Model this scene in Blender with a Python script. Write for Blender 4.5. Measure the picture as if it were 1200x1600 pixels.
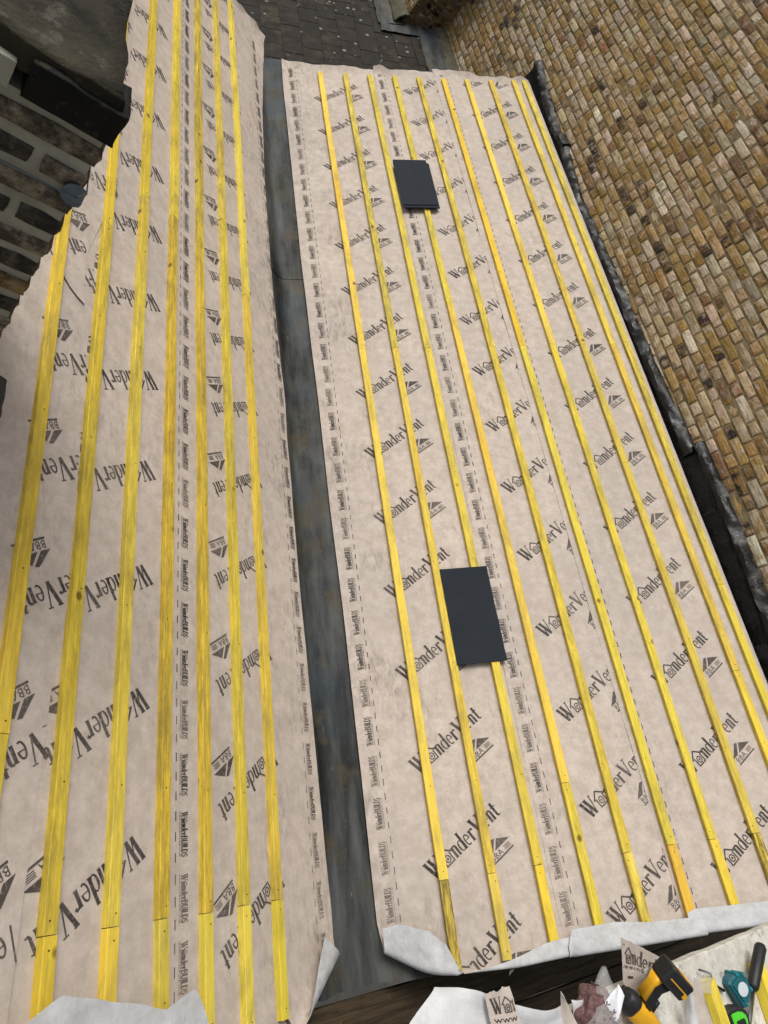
import bpy, bmesh, math, random
from mathutils import Vector, Matrix, noise
for o in list(bpy.data.objects): bpy.data.objects.remove(o, do_unlink=True)
scene = bpy.context.scene
COL = scene.collection
RNG = random.Random(7)

# ------------------------------------------------------------------ camera, sky, sun, exposure
CAM = Vector((-2.8012, -1.0057, 2.6513))
C_RIGHT = Vector((0.73417, -0.13199, 0.66601))
C_DOWN = Vector((0.22988, -0.87467, -0.42675))
C_FWD = Vector((0.63887, 0.46641, -0.61181))
FPX = 1069.87
cam_d = bpy.data.cameras.new('camera')
cam_d.sensor_fit = 'HORIZONTAL'; cam_d.sensor_width = 36.0
cam_d.lens = 36.0 * FPX / 1200.0
cam_d.clip_start = 0.05; cam_d.clip_end = 500
cam = bpy.data.objects.new('camera', cam_d); COL.objects.link(cam)
m = Matrix.Identity(4)
for r in range(3):
    m[r][0] = C_RIGHT[r]; m[r][1] = -C_DOWN[r]; m[r][2] = -C_FWD[r]; m[r][3] = CAM[r]
cam.matrix_world = m
scene.camera = cam

SUN_EL, SUN_AZ = 56.0, 325.0      # overcast: broad, weak sun from beyond the roof, a little to the left
world = bpy.data.worlds.new('World'); scene.world = world; world.use_nodes = True
wn = world.node_tree.nodes; wl = world.node_tree.links
bg = wn['Background']
sky = wn.new('ShaderNodeTexSky'); sky.sky_type = 'NISHITA'; sky.sun_disc = False
sky.sun_elevation = math.radians(SUN_EL); sky.sun_rotation = math.radians(SUN_AZ)
sky.air_density = 1.0; sky.dust_density = 6.0; sky.ozone_density = 0.6
hs = wn.new('ShaderNodeHueSaturation'); hs.inputs['Saturation'].default_value = 0.28
wl.new(sky.outputs['Color'], hs.inputs['Color']); wl.new(hs.outputs['Color'], bg.inputs['Color'])
bg.inputs['Strength'].default_value = 0.12
sun_d = bpy.data.lights.new('sun', 'SUN'); sun_d.energy = 1.5; sun_d.angle = math.radians(28)
sun_d.color = (1.0, 0.95, 0.87)
sun = bpy.data.objects.new('sun', sun_d); COL.objects.link(sun)
_e, _a = math.radians(SUN_EL), math.radians(SUN_AZ)
sdir = Vector((math.sin(_a) * math.cos(_e), math.cos(_a) * math.cos(_e), math.sin(_e)))
sun.rotation_euler = sdir.to_track_quat('Z', 'Y').to_euler()
scene.view_settings.view_transform = 'Standard'
scene.view_settings.look = 'None'
scene.view_settings.gamma = 1.0
scene.view_settings.use_curve_mapping = False
scene.view_settings.exposure = 0.0
scene.cycles.max_bounces = 5; scene.cycles.diffuse_bounces = 3; scene.cycles.glossy_bounces = 2; scene.cycles.transmission_bounces = 2; scene.cycles.caustics_reflective = False; scene.cycles.caustics_refractive = False

# ------------------------------------------------------------------ helpers
def project(P):
    q = Vector(P) - CAM
    z = q.dot(C_FWD)
    if z <= 0.05: return None
    return 600 + FPX * q.dot(C_RIGHT) / z, 800 + FPX * q.dot(C_DOWN) / z, z

def tag(o, label=None, cat=None, group=None, kind=None):
    if label: o['label'] = label
    if cat: o['category'] = cat
    if group: o['group'] = group
    if kind: o['kind'] = kind
    return o

def empty(name, loc=(0, 0, 0), label=None, cat=None, group=None, kind=None):
    o = bpy.data.objects.new(name, None); COL.objects.link(o)
    o.location = loc; o.empty_display_size = 0.1
    return tag(o, label, cat, group, kind)

def solid(o, th, offset=-1, two=False):
    md = o.modifiers.new('thickness', 'SOLIDIFY'); md.thickness = th; md.offset = offset
    if two: md.material_offset = 1; md.material_offset_rim = 1
    es = o.modifiers.new('crisp_edges', 'EDGE_SPLIT'); es.split_angle = math.radians(50)

class MB:
    """collects verts / faces / uvs / per-face colour and links them as ONE mesh object"""
    def __init__(s): s.v = []; s.f = []; s.uv = []; s.c = []; s.mi = []
    def add(s, pts, faces, uv=None, col=None, mi=0):
        b = len(s.v); s.v += [tuple(p) for p in pts]
        for f in faces:
            s.f.append(tuple(b + i for i in f)); s.c.append(col); s.mi.append(mi)
        s.uv += (uv if uv else [(0, 0)] * len(pts))
        return b
    def box(s, lo, hi, col=None, mi=0, M=None):
        x0, y0, z0 = lo; x1, y1, z1 = hi
        p = [(x0,y0,z0),(x1,y0,z0),(x1,y1,z0),(x0,y1,z0),(x0,y0,z1),(x1,y0,z1),(x1,y1,z1),(x0,y1,z1)]
        if M: p = [M @ Vector(q) for q in p]
        s.add(p, [(0,3,2,1),(4,5,6,7),(0,1,5,4),(1,2,6,5),(2,3,7,6),(3,0,4,7)], col=col, mi=mi)
    def tube(s, pts, rad, n=8, cap=True, mi=0, M=None):
        pts = [Vector(p) for p in pts]
        if not hasattr(rad, '__len__'): rad = [rad] * len(pts)
        rings = []; up = Vector((0.13, 0.21, 1)).normalized()
        for i, p in enumerate(pts):
            d = (pts[min(i+1, len(pts)-1)] - pts[max(i-1, 0)]).normalized()
            a = d.cross(up)
            if a.length < 1e-3: a = d.cross(Vector((1, 0, 0)))
            a.normalize(); b = d.cross(a)
            rings.append([p + (a*math.cos(t*2*math.pi/n) + b*math.sin(t*2*math.pi/n)) * rad[i] for t in range(n)])
        vs = [q for r in rings for q in r]
        fs = [(i*n+k, i*n+(k+1) % n, (i+1)*n+(k+1) % n, (i+1)*n+k) for i in range(len(pts)-1) for k in range(n)]
        if cap: fs += [tuple(range(n-1, -1, -1)), tuple((len(pts)-1)*n+k for k in range(n))]
        if M: vs = [M @ q for q in vs]
        s.add(vs, fs, mi=mi)
    def prism(s, outline, z0, z1, mi=0, M=None, bevel=0.0):
        """outline (x,y) extruded in z, with a small inset bevel on both faces"""
        n = len(outline)
        cx = sum(p[0] for p in outline)/n; cy = sum(p[1] for p in outline)/n
        def inset(p):
            d = Vector((p[0]-cx, p[1]-cy)); L = d.length or 1
            return (p[0]-d.x/L*bevel, p[1]-d.y/L*bevel)
        rings = [[(*inset(p), z0) for p in outline], [(*p, z0+bevel) for p in outline], [(*p, z1-bevel) for p in outline], [(*inset(p), z1) for p in outline]] if bevel else [[(*p, z0) for p in outline], [(*p, z1) for p in outline]]
        vs = [Vector(q) for r in rings for q in r]
        if M: vs = [M @ q for q in vs]
        fs = [(i*n+k, i*n+(k+1) % n, (i+1)*n+(k+1) % n, (i+1)*n+k) for i in range(len(rings)-1) for k in range(n)]
        fs += [tuple(range(n-1, -1, -1)), tuple((len(rings)-1)*n+k for k in range(n))]
        s.add(vs, fs, mi=mi)
    def mesh(s, name, mats, smooth=False):
        me = bpy.data.meshes.new(name); me.from_pydata(s.v, [], s.f)
        for mt in (mats if isinstance(mats, (list, tuple)) else [mats]): me.materials.append(mt)
        if any(s.mi): me.polygons.foreach_set('material_index', s.mi)
        if any(u != (0, 0) for u in s.uv):
            ul = me.uv_layers.new(name='UVMap')
            vi = [0] * len(me.loops); me.loops.foreach_get('vertex_index', vi)
            flat = []
            for i in vi: flat += s.uv[i]
            ul.data.foreach_set('uv', flat)
        if any(c is not None for c in s.c):
            at = me.color_attributes.new('tint', 'FLOAT_COLOR', 'CORNER')
            flat = []
            for f, c in zip(s.f, s.c):
                c = c or (1, 1, 1)
                flat += [c[0], c[1], c[2], 1.0] * len(f)
            at.data.foreach_set('color', flat)
        if smooth: me.polygons.foreach_set('use_smooth', [True] * len(me.polygons))
        me.update()
        return me
    def build(s, name, mats, parent=None, smooth=False, loc=None):
        o = bpy.data.objects.new(name, s.mesh(name, mats, smooth)); COL.objects.link(o)
        if parent: o.parent = parent
        if loc: o.location = loc
        return o

def n3(x, y=0.0, z=0.0): return noise.noise(Vector((x, y, z)))

def interp(tab, x):
    if x <= tab[0][0]: return tab[0][1]
    for (a, b), (c, d) in zip(tab, tab[1:]):
        if x <= c: return b + (d - b) * (x - a) / (c - a)
    return tab[-1][1]

# ------------------------------------------------------------------ materials
class NT:
    def __init__(s, name, rough=0.8, metallic=0.0, spec=0.4):
        s.mat = bpy.data.materials.new(name); s.mat.use_nodes = True
        s.t = s.mat.node_tree; s.bsdf = s.t.nodes['Principled BSDF']
        s.bsdf.inputs['Roughness'].default_value = rough; s.bsdf.inputs['Metallic'].default_value = metallic
        s.bsdf.inputs['Specular IOR Level'].default_value = spec
    def n(s, typ, **kw):
        nd = s.t.nodes.new('ShaderNode' + typ)
        for k, v in kw.items(): setattr(nd, k, v)
        return nd
    def link(s, a, b): s.t.links.new(a, b)
    def put(s, sock, val):
        if hasattr(val, 'links'): s.link(val, sock)
        elif isinstance(val, tuple) and len(val) == 3 and sock.type == 'RGBA': sock.default_value = (*val, 1)
        else: sock.default_value = val
    def coord(s, kind='Object', scale=(1, 1, 1), rnd=False):
        tc = s.n('TexCoord'); mp = s.n('Mapping'); s.link(tc.outputs[kind], mp.inputs['Vector'])
        mp.inputs['Scale'].default_value = scale
        if rnd:
            oi = s.n('ObjectInfo'); ml = s.n('Math', operation='MULTIPLY'); s.link(oi.outputs['Random'], ml.inputs[0]); ml.inputs[1].default_value = 37.0
            cb = s.n('CombineXYZ')
            for i in range(3): s.link(ml.outputs[0], cb.inputs[i])
            s.link(cb.outputs[0], mp.inputs['Location'])
        return mp.outputs['Vector']
    def noise(s, vec, scale, detail=4, rough=0.55, dist=0.0, out='Fac'):
        nd = s.n('TexNoise'); s.link(vec, nd.inputs['Vector']); nd.inputs['Scale'].default_value = scale
        nd.inputs['Detail'].default_value = detail; nd.inputs['Roughness'].default_value = rough; nd.inputs['Distortion'].default_value = dist
        return nd.outputs[out]
    def ramp(s, fac, stops):
        nd = s.n('ValToRGB'); s.link(fac, nd.inputs[0]); e = nd.color_ramp.elements
        while len(e) < len(stops): e.new(0.5)
        for el, (p, c) in zip(e, stops):
            el.position = p; el.color = (c, c, c, 1) if not isinstance(c, tuple) else (*c, 1)
        return nd.outputs['Color']
    def mix(s, fac, a, b, mode='MIX'):
        nd = s.n('Mix', data_type='RGBA', blend_type=mode)
        s.put(nd.inputs[0], fac); s.put(nd.inputs[6], a); s.put(nd.inputs[7], b)
        return nd.outputs[2]
    def math(s, op, a, b=0.5):
        nd = s.n('Math', operation=op); s.put(nd.inputs[0], a); s.put(nd.inputs[1], b); return nd.outputs[0]
    def base(s, v): s.put(s.bsdf.inputs['Base Color'], v)
    def rough(s, v): s.put(s.bsdf.inputs['Roughness'], v)
    def bump(s, h, strength=0.3, dist=0.01):
        nd = s.n('Bump'); nd.inputs['Strength'].default_value = strength; nd.inputs['Distance'].default_value = dist
        s.link(h, nd.inputs['Height']); s.link(nd.outputs[0], s.bsdf.inputs['Normal'])

def mat_membrane(name, col, scuff=0.5):
    t = NT(name, 0.88, spec=0.2)
    o = t.coord('Object')
    big = t.noise(o, 1.1, 3, 0.55); cloud = t.noise(o, 17, 4, 0.62); fib = t.noise(o, 75, 2, 0.6)
    c = t.mix(t.ramp(big, [(0.3, 0.0), (0.72, 1.0)]), (col[0]*0.84, col[1]*0.86, col[2]*0.88), (col[0]*1.05, col[1]*1.04, col[2]*1.03))
    c = t.mix(t.math('MULTIPLY', t.ramp(cloud, [(0.36, 1.0), (0.56, 0.0)]), 0.55), c, (col[0]*0.72, col[1]*0.70, col[2]*0.66))
    c = t.mix(t.math('MULTIPLY', t.ramp(cloud, [(0.56, 0.0), (0.72, 1.0)]), 0.45), c, (min(1, col[0]*1.18), min(1, col[1]*1.17), min(1, col[2]*1.15)))
    c = t.mix(t.math('MULTIPLY', t.ramp(fib, [(0.40, 0.0), (0.66, 1.0)]), 0.22), c, (col[0]*0.70, col[1]*0.68, col[2]*0.66))
    # boot scuffs and smudges trodden into the sheet: streaky, in patches
    st = t.noise(t.coord('UV', (3.0, 8.0, 1)), 3.4, 5, 0.72, 0.7)
    patch = t.noise(o, 1.7, 2, 0.5)
    f = t.math('MULTIPLY', t.ramp(st, [(0.50, 0.0), (0.78, 1.0)]), t.ramp(patch, [(0.48, 0.0), (0.66, 1.0)]))
    sx = t.n('SeparateXYZ'); t.link(t.coord('UV'), sx.inputs[0])
    near = t.ramp(sx.outputs['Y'], [(0.0, 1.0), (0.16, 0.0)])
    f = t.math('MAXIMUM', t.math('MULTIPLY', f, 0.7), t.math('MULTIPLY', t.math('MULTIPLY', near, t.ramp(st, [(0.42, 0.0), (0.72, 0.9)])), t.ramp(t.noise(o, 2.6, 2), [(0.42, 0.0), (0.62, 1.0)])))
    c = t.mix(t.math('MULTIPLY', f, scuff), c, (0.11, 0.10, 0.088))
    t.base(c)
    wr = t.noise(t.coord('UV', (0.9, 6.0, 1)), 2.2, 3, 0.5, 1.4)
    h = t.mix(0.5, t.mix(0.45, t.noise(o, 9.0, 3, 0.55, 0.8), wr), cloud)
    t.bump(h, 0.55, 0.014)
    return t.mat
M_MEMB = mat_membrane('membrane', (0.56, 0.487, 0.428), 0.66)
M_WHITE = mat_membrane('membrane_underside', (0.64, 0.65, 0.66), 0.35)

t = NT('print_ink', 0.8, spec=0.2)
va = t.n('VertexColor'); va.layer_name = 'tint'
o_ = t.coord('Object')
worn = t.ramp(t.noise(o_, 70, 5, 0.7), [(0.32, 0.62), (0.48, 1.0)])
fade = t.ramp(t.noise(o_, 5, 3, 0.6), [(0.3, 0.8), (0.6, 1.0)])
k = t.math('MULTIPLY', t.math('MULTIPLY', va.outputs['Color'], worn), fade)
t.base(t.mix(k, (0.45, 0.375, 0.33), (0.036, 0.031, 0.029)))
M_INK = t.mat

def mat_batten():
    t = NT('yellow_treated_timber', 0.72, spec=0.3)
    g = t.coord('UV', (1.4, 95, 1), rnd=True); d = t.coord('UV', (1, 3.0, 1), rnd=True); kk = t.coord('UV', (1, 1, 1), rnd=True)
    oi = t.n('ObjectInfo')
    grain = t.noise(g, 2.2, 4, 0.62, 0.35)
    c = t.mix(t.ramp(grain, [(0.3, 0.0), (0.7, 1.0)]), (0.75, 0.54, 0.028), (0.95, 0.79, 0.11))
    c = t.mix(t.math('MULTIPLY', oi.outputs['Random'], 0.35), c, (0.72, 0.50, 0.03))
    # resin-orange stretches and green-grey handling dirt
    c = t.mix(t.math('MULTIPLY', t.ramp(t.noise(d, 1.1, 3), [(0.62, 0.0), (0.74, 1.0)]), 0.35), c, (0.62, 0.33, 0.012))
    dirt = t.math('MULTIPLY', t.ramp(t.noise(d, 2.6, 5, 0.74, 0.5), [(0.46, 0.0), (0.66, 1.0)]), t.ramp(t.noise(t.coord('UV', (1, 70, 1), rnd=True), 6, 5, 0.7), [(0.3, 0.35), (0.6, 1.0)]))
    c = t.mix(t.math('MULTIPLY', dirt, 0.66), c, (0.27, 0.215, 0.050))
    vo = t.n('TexVoronoi', feature='F1'); t.link(t.coord('UV', (4.5, 5.5, 1), rnd=True), vo.inputs['Vector']); vo.inputs['Scale'].default_value = 1.0
    kn = t.ramp(vo.outputs['Distance'], [(0.05, 1.0), (0.10, 0.0)])
    c = t.mix(t.math('MULTIPLY', kn, 0.85), c, (0.13, 0.055, 0.008))
    c = t.mix(1.0, c, oi.outputs['Color'], 'MULTIPLY')
    # grime the sawn pieces came with; strength set per piece through the object's colour
    al = t.math('SUBTRACT', 1.0, oi.outputs['Alpha'])
    sm = t.ramp(t.noise(t.coord('UV', (3, 20, 1), rnd=True), 2.5, 7, 0.75), [(0.36, 0.0), (0.60, 1.0)])
    c = t.mix(t.math('MULTIPLY', al, sm), c, (0.075, 0.055, 0.016))
    t.base(c)
    t.bump(t.mix(0.5, grain, t.noise(g, 9, 3)), 0.35, 0.002)
    return t.mat
M_BATTEN = mat_batten()

t = NT('nail_steel', 0.5, 0.8); t.base((0.06, 0.05, 0.045)); M_NAIL = t.mat

def mat_slate_new():
    t = NT('new_slate', 0.75, spec=0.12)
    o = t.coord('Object', rnd=True)
    c = t.mix(t.noise(o, 9, 5), (0.016, 0.021, 0.028), (0.024, 0.030, 0.038))
    t.base(c); t.bump(t.noise(t.coord('Object', (3, 12, 1)), 7, 5, 0.6), 0.45, 0.004)
    return t.mat
M_NEWSLATE = mat_slate_new()

def mat_slate_old():
    t = NT('old_slate', 0.85, spec=0.12)
    o = t.coord('Object', rnd=True); oi = t.n('ObjectInfo')
    c = t.mix(t.ramp(t.noise(o, 6, 6, 0.7), [(0.3, 0.0), (0.7, 1.0)]), (0.014, 0.0125, 0.011), (0.056, 0.048, 0.039))
    c = t.mix(t.math('MULTIPLY', oi.outputs['Random'], 0.75), c, (0.030, 0.027, 0.024))
    c = t.mix(t.math('MULTIPLY', t.ramp(t.noise(o, 3, 4), [(0.55, 0.0), (0.75, 1.0)]), 0.5), c, (0.085, 0.070, 0.045))
    vo = t.n('TexVoronoi'); t.link(o, vo.inputs['Vector']); vo.inputs['Scale'].default_value = 8.0
    lich = t.math('MULTIPLY', t.ramp(vo.outputs['Distance'], [(0.13, 1.0), (0.20, 0.0)]), t.ramp(t.noise(o, 2.4, 3), [(0.46, 0.0), (0.54, 1.0)]))
    c = t.mix(t.math('MULTIPLY', lich, 0.7), c, (0.33, 0.34, 0.31))
    t.base(c); t.bump(t.noise(o, 22, 6, 0.65), 0.5, 0.004)
    return t.mat
M_OLDSLATE = mat_slate_old()

def mat_brick(name, use_obj=True, soot=0.0):
    t = NT(name, 0.9, spec=0.25)
    o = t.coord('Object', rnd=use_obj)
    if use_obj: src = t.n('ObjectInfo').outputs['Color']
    else:
        va = t.n('VertexColor'); va.layer_name = 'tint'; src = va.outputs['Color']
    a = t.noise(o, 13, 4, 0.7); b = t.noise(o, 34, 4, 0.75); g = t.noise(o, 90, 2, 0.7)
    c = t.mix(1.0, src, t.ramp(a, [(0.25, 0.70), (0.75, 1.28)]), 'MULTIPLY')
    if not soot:
        c = t.mix(t.math('MULTIPLY', t.ramp(t.noise(o, 6.5, 3, 0.6, 0.8), [(0.49, 0.0), (0.60, 1.0)]), 0.72), c, (0.26, 0.160, 0.045))
        c = t.mix(t.math('MULTIPLY', t.ramp(t.noise(o, 8.5, 3, 0.6, 0.4), [(0.53, 0.0), (0.66, 1.0)]), 0.72), c, (0.47, 0.395, 0.315))
        c = t.mix(t.math('MULTIPLY', t.ramp(t.noise(o, 4.2, 3, 0.6, 0.9), [(0.60, 0.0), (0.68, 1.0)]), 0.6), c, (0.10, 0.075, 0.050))
    c = t.mix(t.math('MULTIPLY', t.ramp(b, [(0.56, 0.0), (0.72, 1.0)]), 0.6), c, (0.42, 0.37, 0.30))
    c = t.mix(t.math('MULTIPLY', t.ramp(g, [(0.60, 0.0), (0.74, 1.0)]), 0.6), c, (0.06, 0.045, 0.03))
    if soot:
        c = t.mix(t.math('MULTIPLY', t.ramp(t.noise(o, 16, 5, 0.75), [(0.38, 0.0), (0.56, 1.0)]), soot), c, (0.008, 0.007, 0.006))
    t.base(c)
    t.bump(t.mix(0.5, b, g), 0.9, 0.007)
    return t.mat
M_BRICK = mat_brick('stock_brick'); M_BRICKV = mat_brick('stock_brick_far', False)
M_SOOTY = mat_brick('sooty_brick', True, 0.78)

def mat_noise(name, c1, c2, scale=8, rough=0.9, bump=0.5, bd=0.005, metallic=0.0, spots=None, spec=0.3, stretch=(1, 1, 1)):
    t = NT(name, rough, metallic, spec); o = t.coord('Object', stretch)
    n = t.noise(o, scale, 5, 0.68)
    c = t.mix(t.ramp(n, [(0.3, 0.0), (0.7, 1.0)]), c1, c2)
    if spots:
        c = t.mix(t.math('MULTIPLY', t.ramp(t.noise(o, scale*2.7, 5, 0.7), [(0.57, 0.0), (0.66, 1.0)]), spots[1]), c, spots[0])
    t.base(c)
    if bump: t.bump(t.mix(0.5, n, t.noise(o, scale*6, 5, 0.7)), bump, bd)
    return t.mat
M_MORTAR = mat_noise('old_mortar', (0.12, 0.093, 0.050), (0.29, 0.230, 0.135), 12, bump=0.8)
M_REPOINT = mat_noise('grey_repointing', (0.28, 0.265, 0.205), (0.44, 0.42, 0.34), 7, bump=0.5)
M_FLAUNCH = mat_noise('weathered_flaunching', (0.009, 0.008, 0.005), (0.060, 0.051, 0.031), 5, bump=1.0, bd=0.02, spots=((0.13, 0.12, 0.10), 0.5))
M_TAR = mat_noise('tarred_masonry', (0.0025, 0.0025, 0.0025), (0.007, 0.007, 0.0065), 14, rough=0.75, bump=0.6, spots=((0.12, 0.085, 0.045), 0.28), spec=0.25)
M_CEMENT = mat_noise('cement_fillet', (0.060, 0.058, 0.036), (0.13, 0.12, 0.080), 9, bump=0.7)
M_GROUND = mat_noise('yard_ground', (0.10, 0.095, 0.085), (0.19, 0.18, 0.16), 2, bump=0.4)
M_RENDER = mat_noise('plain_wall', (0.15, 0.11, 0.07), (0.26, 0.20, 0.13), 5, bump=0.4)
M_DECK = mat_noise('dark_sarking', (0.018, 0.013, 0.009), (0.06, 0.045, 0.030), 6, bump=0.5, stretch=(1, 6, 6))
M_BLACKPLASTIC = mat_noise('black_plastic', (0.008, 0.008, 0.009), (0.016, 0.016, 0.017), 60, rough=0.5, bump=0.15, bd=0.001, spec=0.45)
M_YELLOWPLASTIC = mat_noise('yellow_plastic', (0.72, 0.36, 0.008), (0.80, 0.42, 0.012), 30, rough=0.42, bump=0.1, bd=0.001, spec=0.45, spots=((0.30, 0.16, 0.02), 0.35))
M_TEAL = mat_noise('teal_plastic', (0.006, 0.085, 0.11), (0.010, 0.12, 0.15), 30, rough=0.38, bump=0.1, bd=0.001, spec=0.5)
M_GREEN = mat_noise('green_plastic', (0.08, 0.55, 0.03), (0.11, 0.62, 0.05), 30, rough=0.4, bump=0.1, bd=0.001)
M_STEEL = mat_noise('bright_steel', (0.45, 0.46, 0.48), (0.60, 0.61, 0.62), 30, rough=0.28, bump=0.1, bd=0.001, metallic=1.0)
M_SILVER = mat_noise('silver_sticker', (0.45, 0.50, 0.52), (0.60, 0.64, 0.66), 20, rough=0.35, bump=0)
M_NAILS = mat_noise('reddish_nails', (0.07, 0.032, 0.032), (0.22, 0.12, 0.115), 70, rough=0.5, bump=0.9, spots=((0.40, 0.30, 0.28), 0.6))
M_PAPER = mat_noise('paper_label', (0.68, 0.70, 0.76), (0.78, 0.80, 0.84), 15, bump=0.1, bd=0.002)
M_GALV = mat_noise('galvanised_wire', (0.09, 0.12, 0.155), (0.16, 0.20, 0.245), 20, rough=0.5, metallic=0.2, bump=0.1)
M_DUSTY = mat_noise('plaster_dusted_board', (0.44, 0.42, 0.37), (0.74, 0.72, 0.66), 16, bump=0.9, bd=0.006, spots=((0.16, 0.14, 0.11), 0.6))

def mat_lead():
    t = NT('lead_sheet', 0.6, 0.0, 0.22)
    o = t.coord('Object'); s = t.coord('Object', (9, 0.8, 9))
    c = t.mix(t.ramp(t.noise(t.coord('Object', (5, 0.8, 5)), 1.6, 5, 0.62), [(0.38, 0.0), (0.64, 1.0)]), (0.013, 0.0145, 0.0135), (0.080, 0.087, 0.083))
    c = t.mix(t.math('MULTIPLY', t.ramp(t.noise(o, 1.1, 3, 0.55, 0.5), [(0.53, 0.0), (0.62, 1.0)]), 0.5), c, (0.036, 0.058, 0.080))
    c = t.mix(t.math('MULTIPLY', t.ramp(t.noise(s, 1.3, 4, 0.6), [(0.54, 0.0), (0.66, 1.0)]), 0.6), c, (0.060, 0.052, 0.070))
    c = t.mix(t.math('MULTIPLY', t.ramp(t.noise(o, 3.1, 5, 0.7), [(0.52, 0.0), (0.62, 1.0)]), 0.7), c, (0.070, 0.056, 0.030))
    c = t.mix(t.math('MULTIPLY', t.ramp(t.noise(t.coord('Object', (40, 5, 40)), 2, 5, 0.75), [(0.64, 0.0), (0.72, 1.0)]), 0.55), c, (0.24, 0.26, 0.26))
    c = t.mix(t.math('MULTIPLY', t.ramp(t.noise(o, 28, 4, 0.75), [(0.60, 0.0), (0.70, 1.0)]), 0.5), c, (0.018, 0.018, 0.017))
    t.base(c)
    t.rough(t.ramp(t.noise(o, 6, 3), [(0.3, 0.50), (0.7, 0.75)]))
    t.bump(t.mix(0.4, t.noise(o, 5, 4, 0.6), t.noise(s, 6, 4)), 0.6, 0.012)
    return t.mat
M_LEAD = mat_lead()

def mat_poly():
    t = NT('black_polythene', 0.35, 0.0, 0.4)
    o = t.coord('Object')
    c = t.mix(t.ramp(t.noise(o, 9, 6, 0.7), [(0.45, 0.0), (0.75, 1.0)]), (0.004, 0.0045, 0.005), (0.020, 0.022, 0.022))
    t.base(c); t.rough(t.ramp(t.noise(o, 12, 5), [(0.3, 0.28), (0.7, 0.6)]))
    t.bump(t.noise(o, 22, 3, 0.5, 1.6), 0.35, 0.015)
    return t.mat
M_POLY = mat_poly()

def mat_board():
    t = NT('weathered_brown_board', 0.85, spec=0.25)
    g = t.coord('Object', (1.0, 22, 22), rnd=True); o = t.coord('Object', rnd=True)
    n = t.noise(g, 2.2, 7, 0.68, 0.4)
    c = t.mix(t.ramp(n, [(0.32, 0.0), (0.68, 1.0)]), (0.014, 0.010, 0.005), (0.070, 0.049, 0.026))
    c = t.mix(t.math('MULTIPLY', t.ramp(t.noise(o, 3.5, 6, 0.7), [(0.54, 0.0), (0.68, 1.0)]), 0.7), c, (0.020, 0.014, 0.008))
    c = t.mix(t.math('MULTIPLY', t.ramp(t.noise(o, 30, 5, 0.7), [(0.64, 0.0), (0.72, 1.0)]), 0.5), c, (0.20, 0.16, 0.10))
    t.base(c); t.bump(n, 0.7, 0.006)
    return t.mat
M_BOARD = mat_board()

t = NT('clear_bag_film', 0.18, 0.0, 0.6)
t.base((0.72, 0.72, 0.70)); t.bsdf.inputs['Alpha'].default_value = 0.24
t.bump(t.noise(t.coord('Object'), 40, 5), 0.6, 0.01); M_FILM = t.mat

# ------------------------------------------------------------------ the two slopes: coordinates
AR, AL, XL, ZL = 0.61949, 0.38234, -0.92712, -0.06557
def PR(s, Y, h=0.0):   # right slope, s up the slope from the lowest batten, h = height over the batten tops
    return Vector((s*math.cos(AR) - h*math.sin(AR), Y, s*math.sin(AR) + h*math.cos(AR)))
def PL(s, Y, h=0.0):
    return Vector((XL - s*math.cos(AL) + h*math.sin(AL), Y, ZL + s*math.sin(AL) + h*math.cos(AL)))
HM = -0.025            # membrane level (underside of the battens)

# ------------------------------------------------------------------ structure
mb = MB(); mb.add([(-150,-150,-6.6),(150,-150,-6.6),(150,150,-6.6),(-150,150,-6.6)], [(0,1,2,3)])
tag(mb.build('ground', M_GROUND), kind='structure')
def slab(name, P, s0, s1, y0, y1, h0, h1, mat):
    mb = MB(); p = [P(s0,y0,h0),P(s1,y0,h0),P(s1,y1,h0),P(s0,y1,h0),P(s0,y0,h1),P(s1,y0,h1),P(s1,y1,h1),P(s0,y1,h1)]
    mb.add(p, [(0,3,2,1),(4,5,6,7),(0,1,5,4),(1,2,6,5),(2,3,7,6),(3,0,4,7)])
    return mb.build(name, mat)
deck_right = tag(slab('roof_deck_right', PR, 0.15, 2.13, -1.38, 5.95, -0.16, -0.045, M_DECK), kind='structure')
deck_left = tag(slab('roof_deck_left', PL, -0.12, 1.80, -1.38, 6.15, -0.16, -0.045, M_DECK), kind='structure')
mb = MB(); mb.box((-0.66, -1.36, -0.50), (-0.20, 6.2, -0.365))
tag(mb.build('valley_board', M_DECK), kind='structure')
# walls of the house under the roof
mb = MB(); mb.add([(-2.5,-1.37,-6.6),(1.66,-1.37,-6.6),(1.66,-1.37,1.0),(-0.20,-1.37,-0.46),(-0.70,-1.37,-0.46),(-2.5,-1.37,0.30),
                   (-2.5,-1.20,-6.6),(1.66,-1.20,-6.6),(1.66,-1.20,1.0),(-0.20,-1.20,-0.46),(-0.70,-1.20,-0.46),(-2.5,-1.20,0.30)],
                  [(0,1,2,3,4,5),(11,10,9,8,7,6)] + [(i,(i+1)%6+6*0,(i+1)%6+6,i+6) for i in range(6)])
tag(mb.build('gable_wall', M_DECK), 'dark gable wall under the front end of the valley roof', 'wall')
mb = MB(); mb.box((-2.75, -1.4, -6.6), (-2.5, 7.0, 0.34))
tag(mb.build('party_wall', M_RENDER), 'low party wall along the top of the left slope below the chimney', 'wall')

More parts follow.
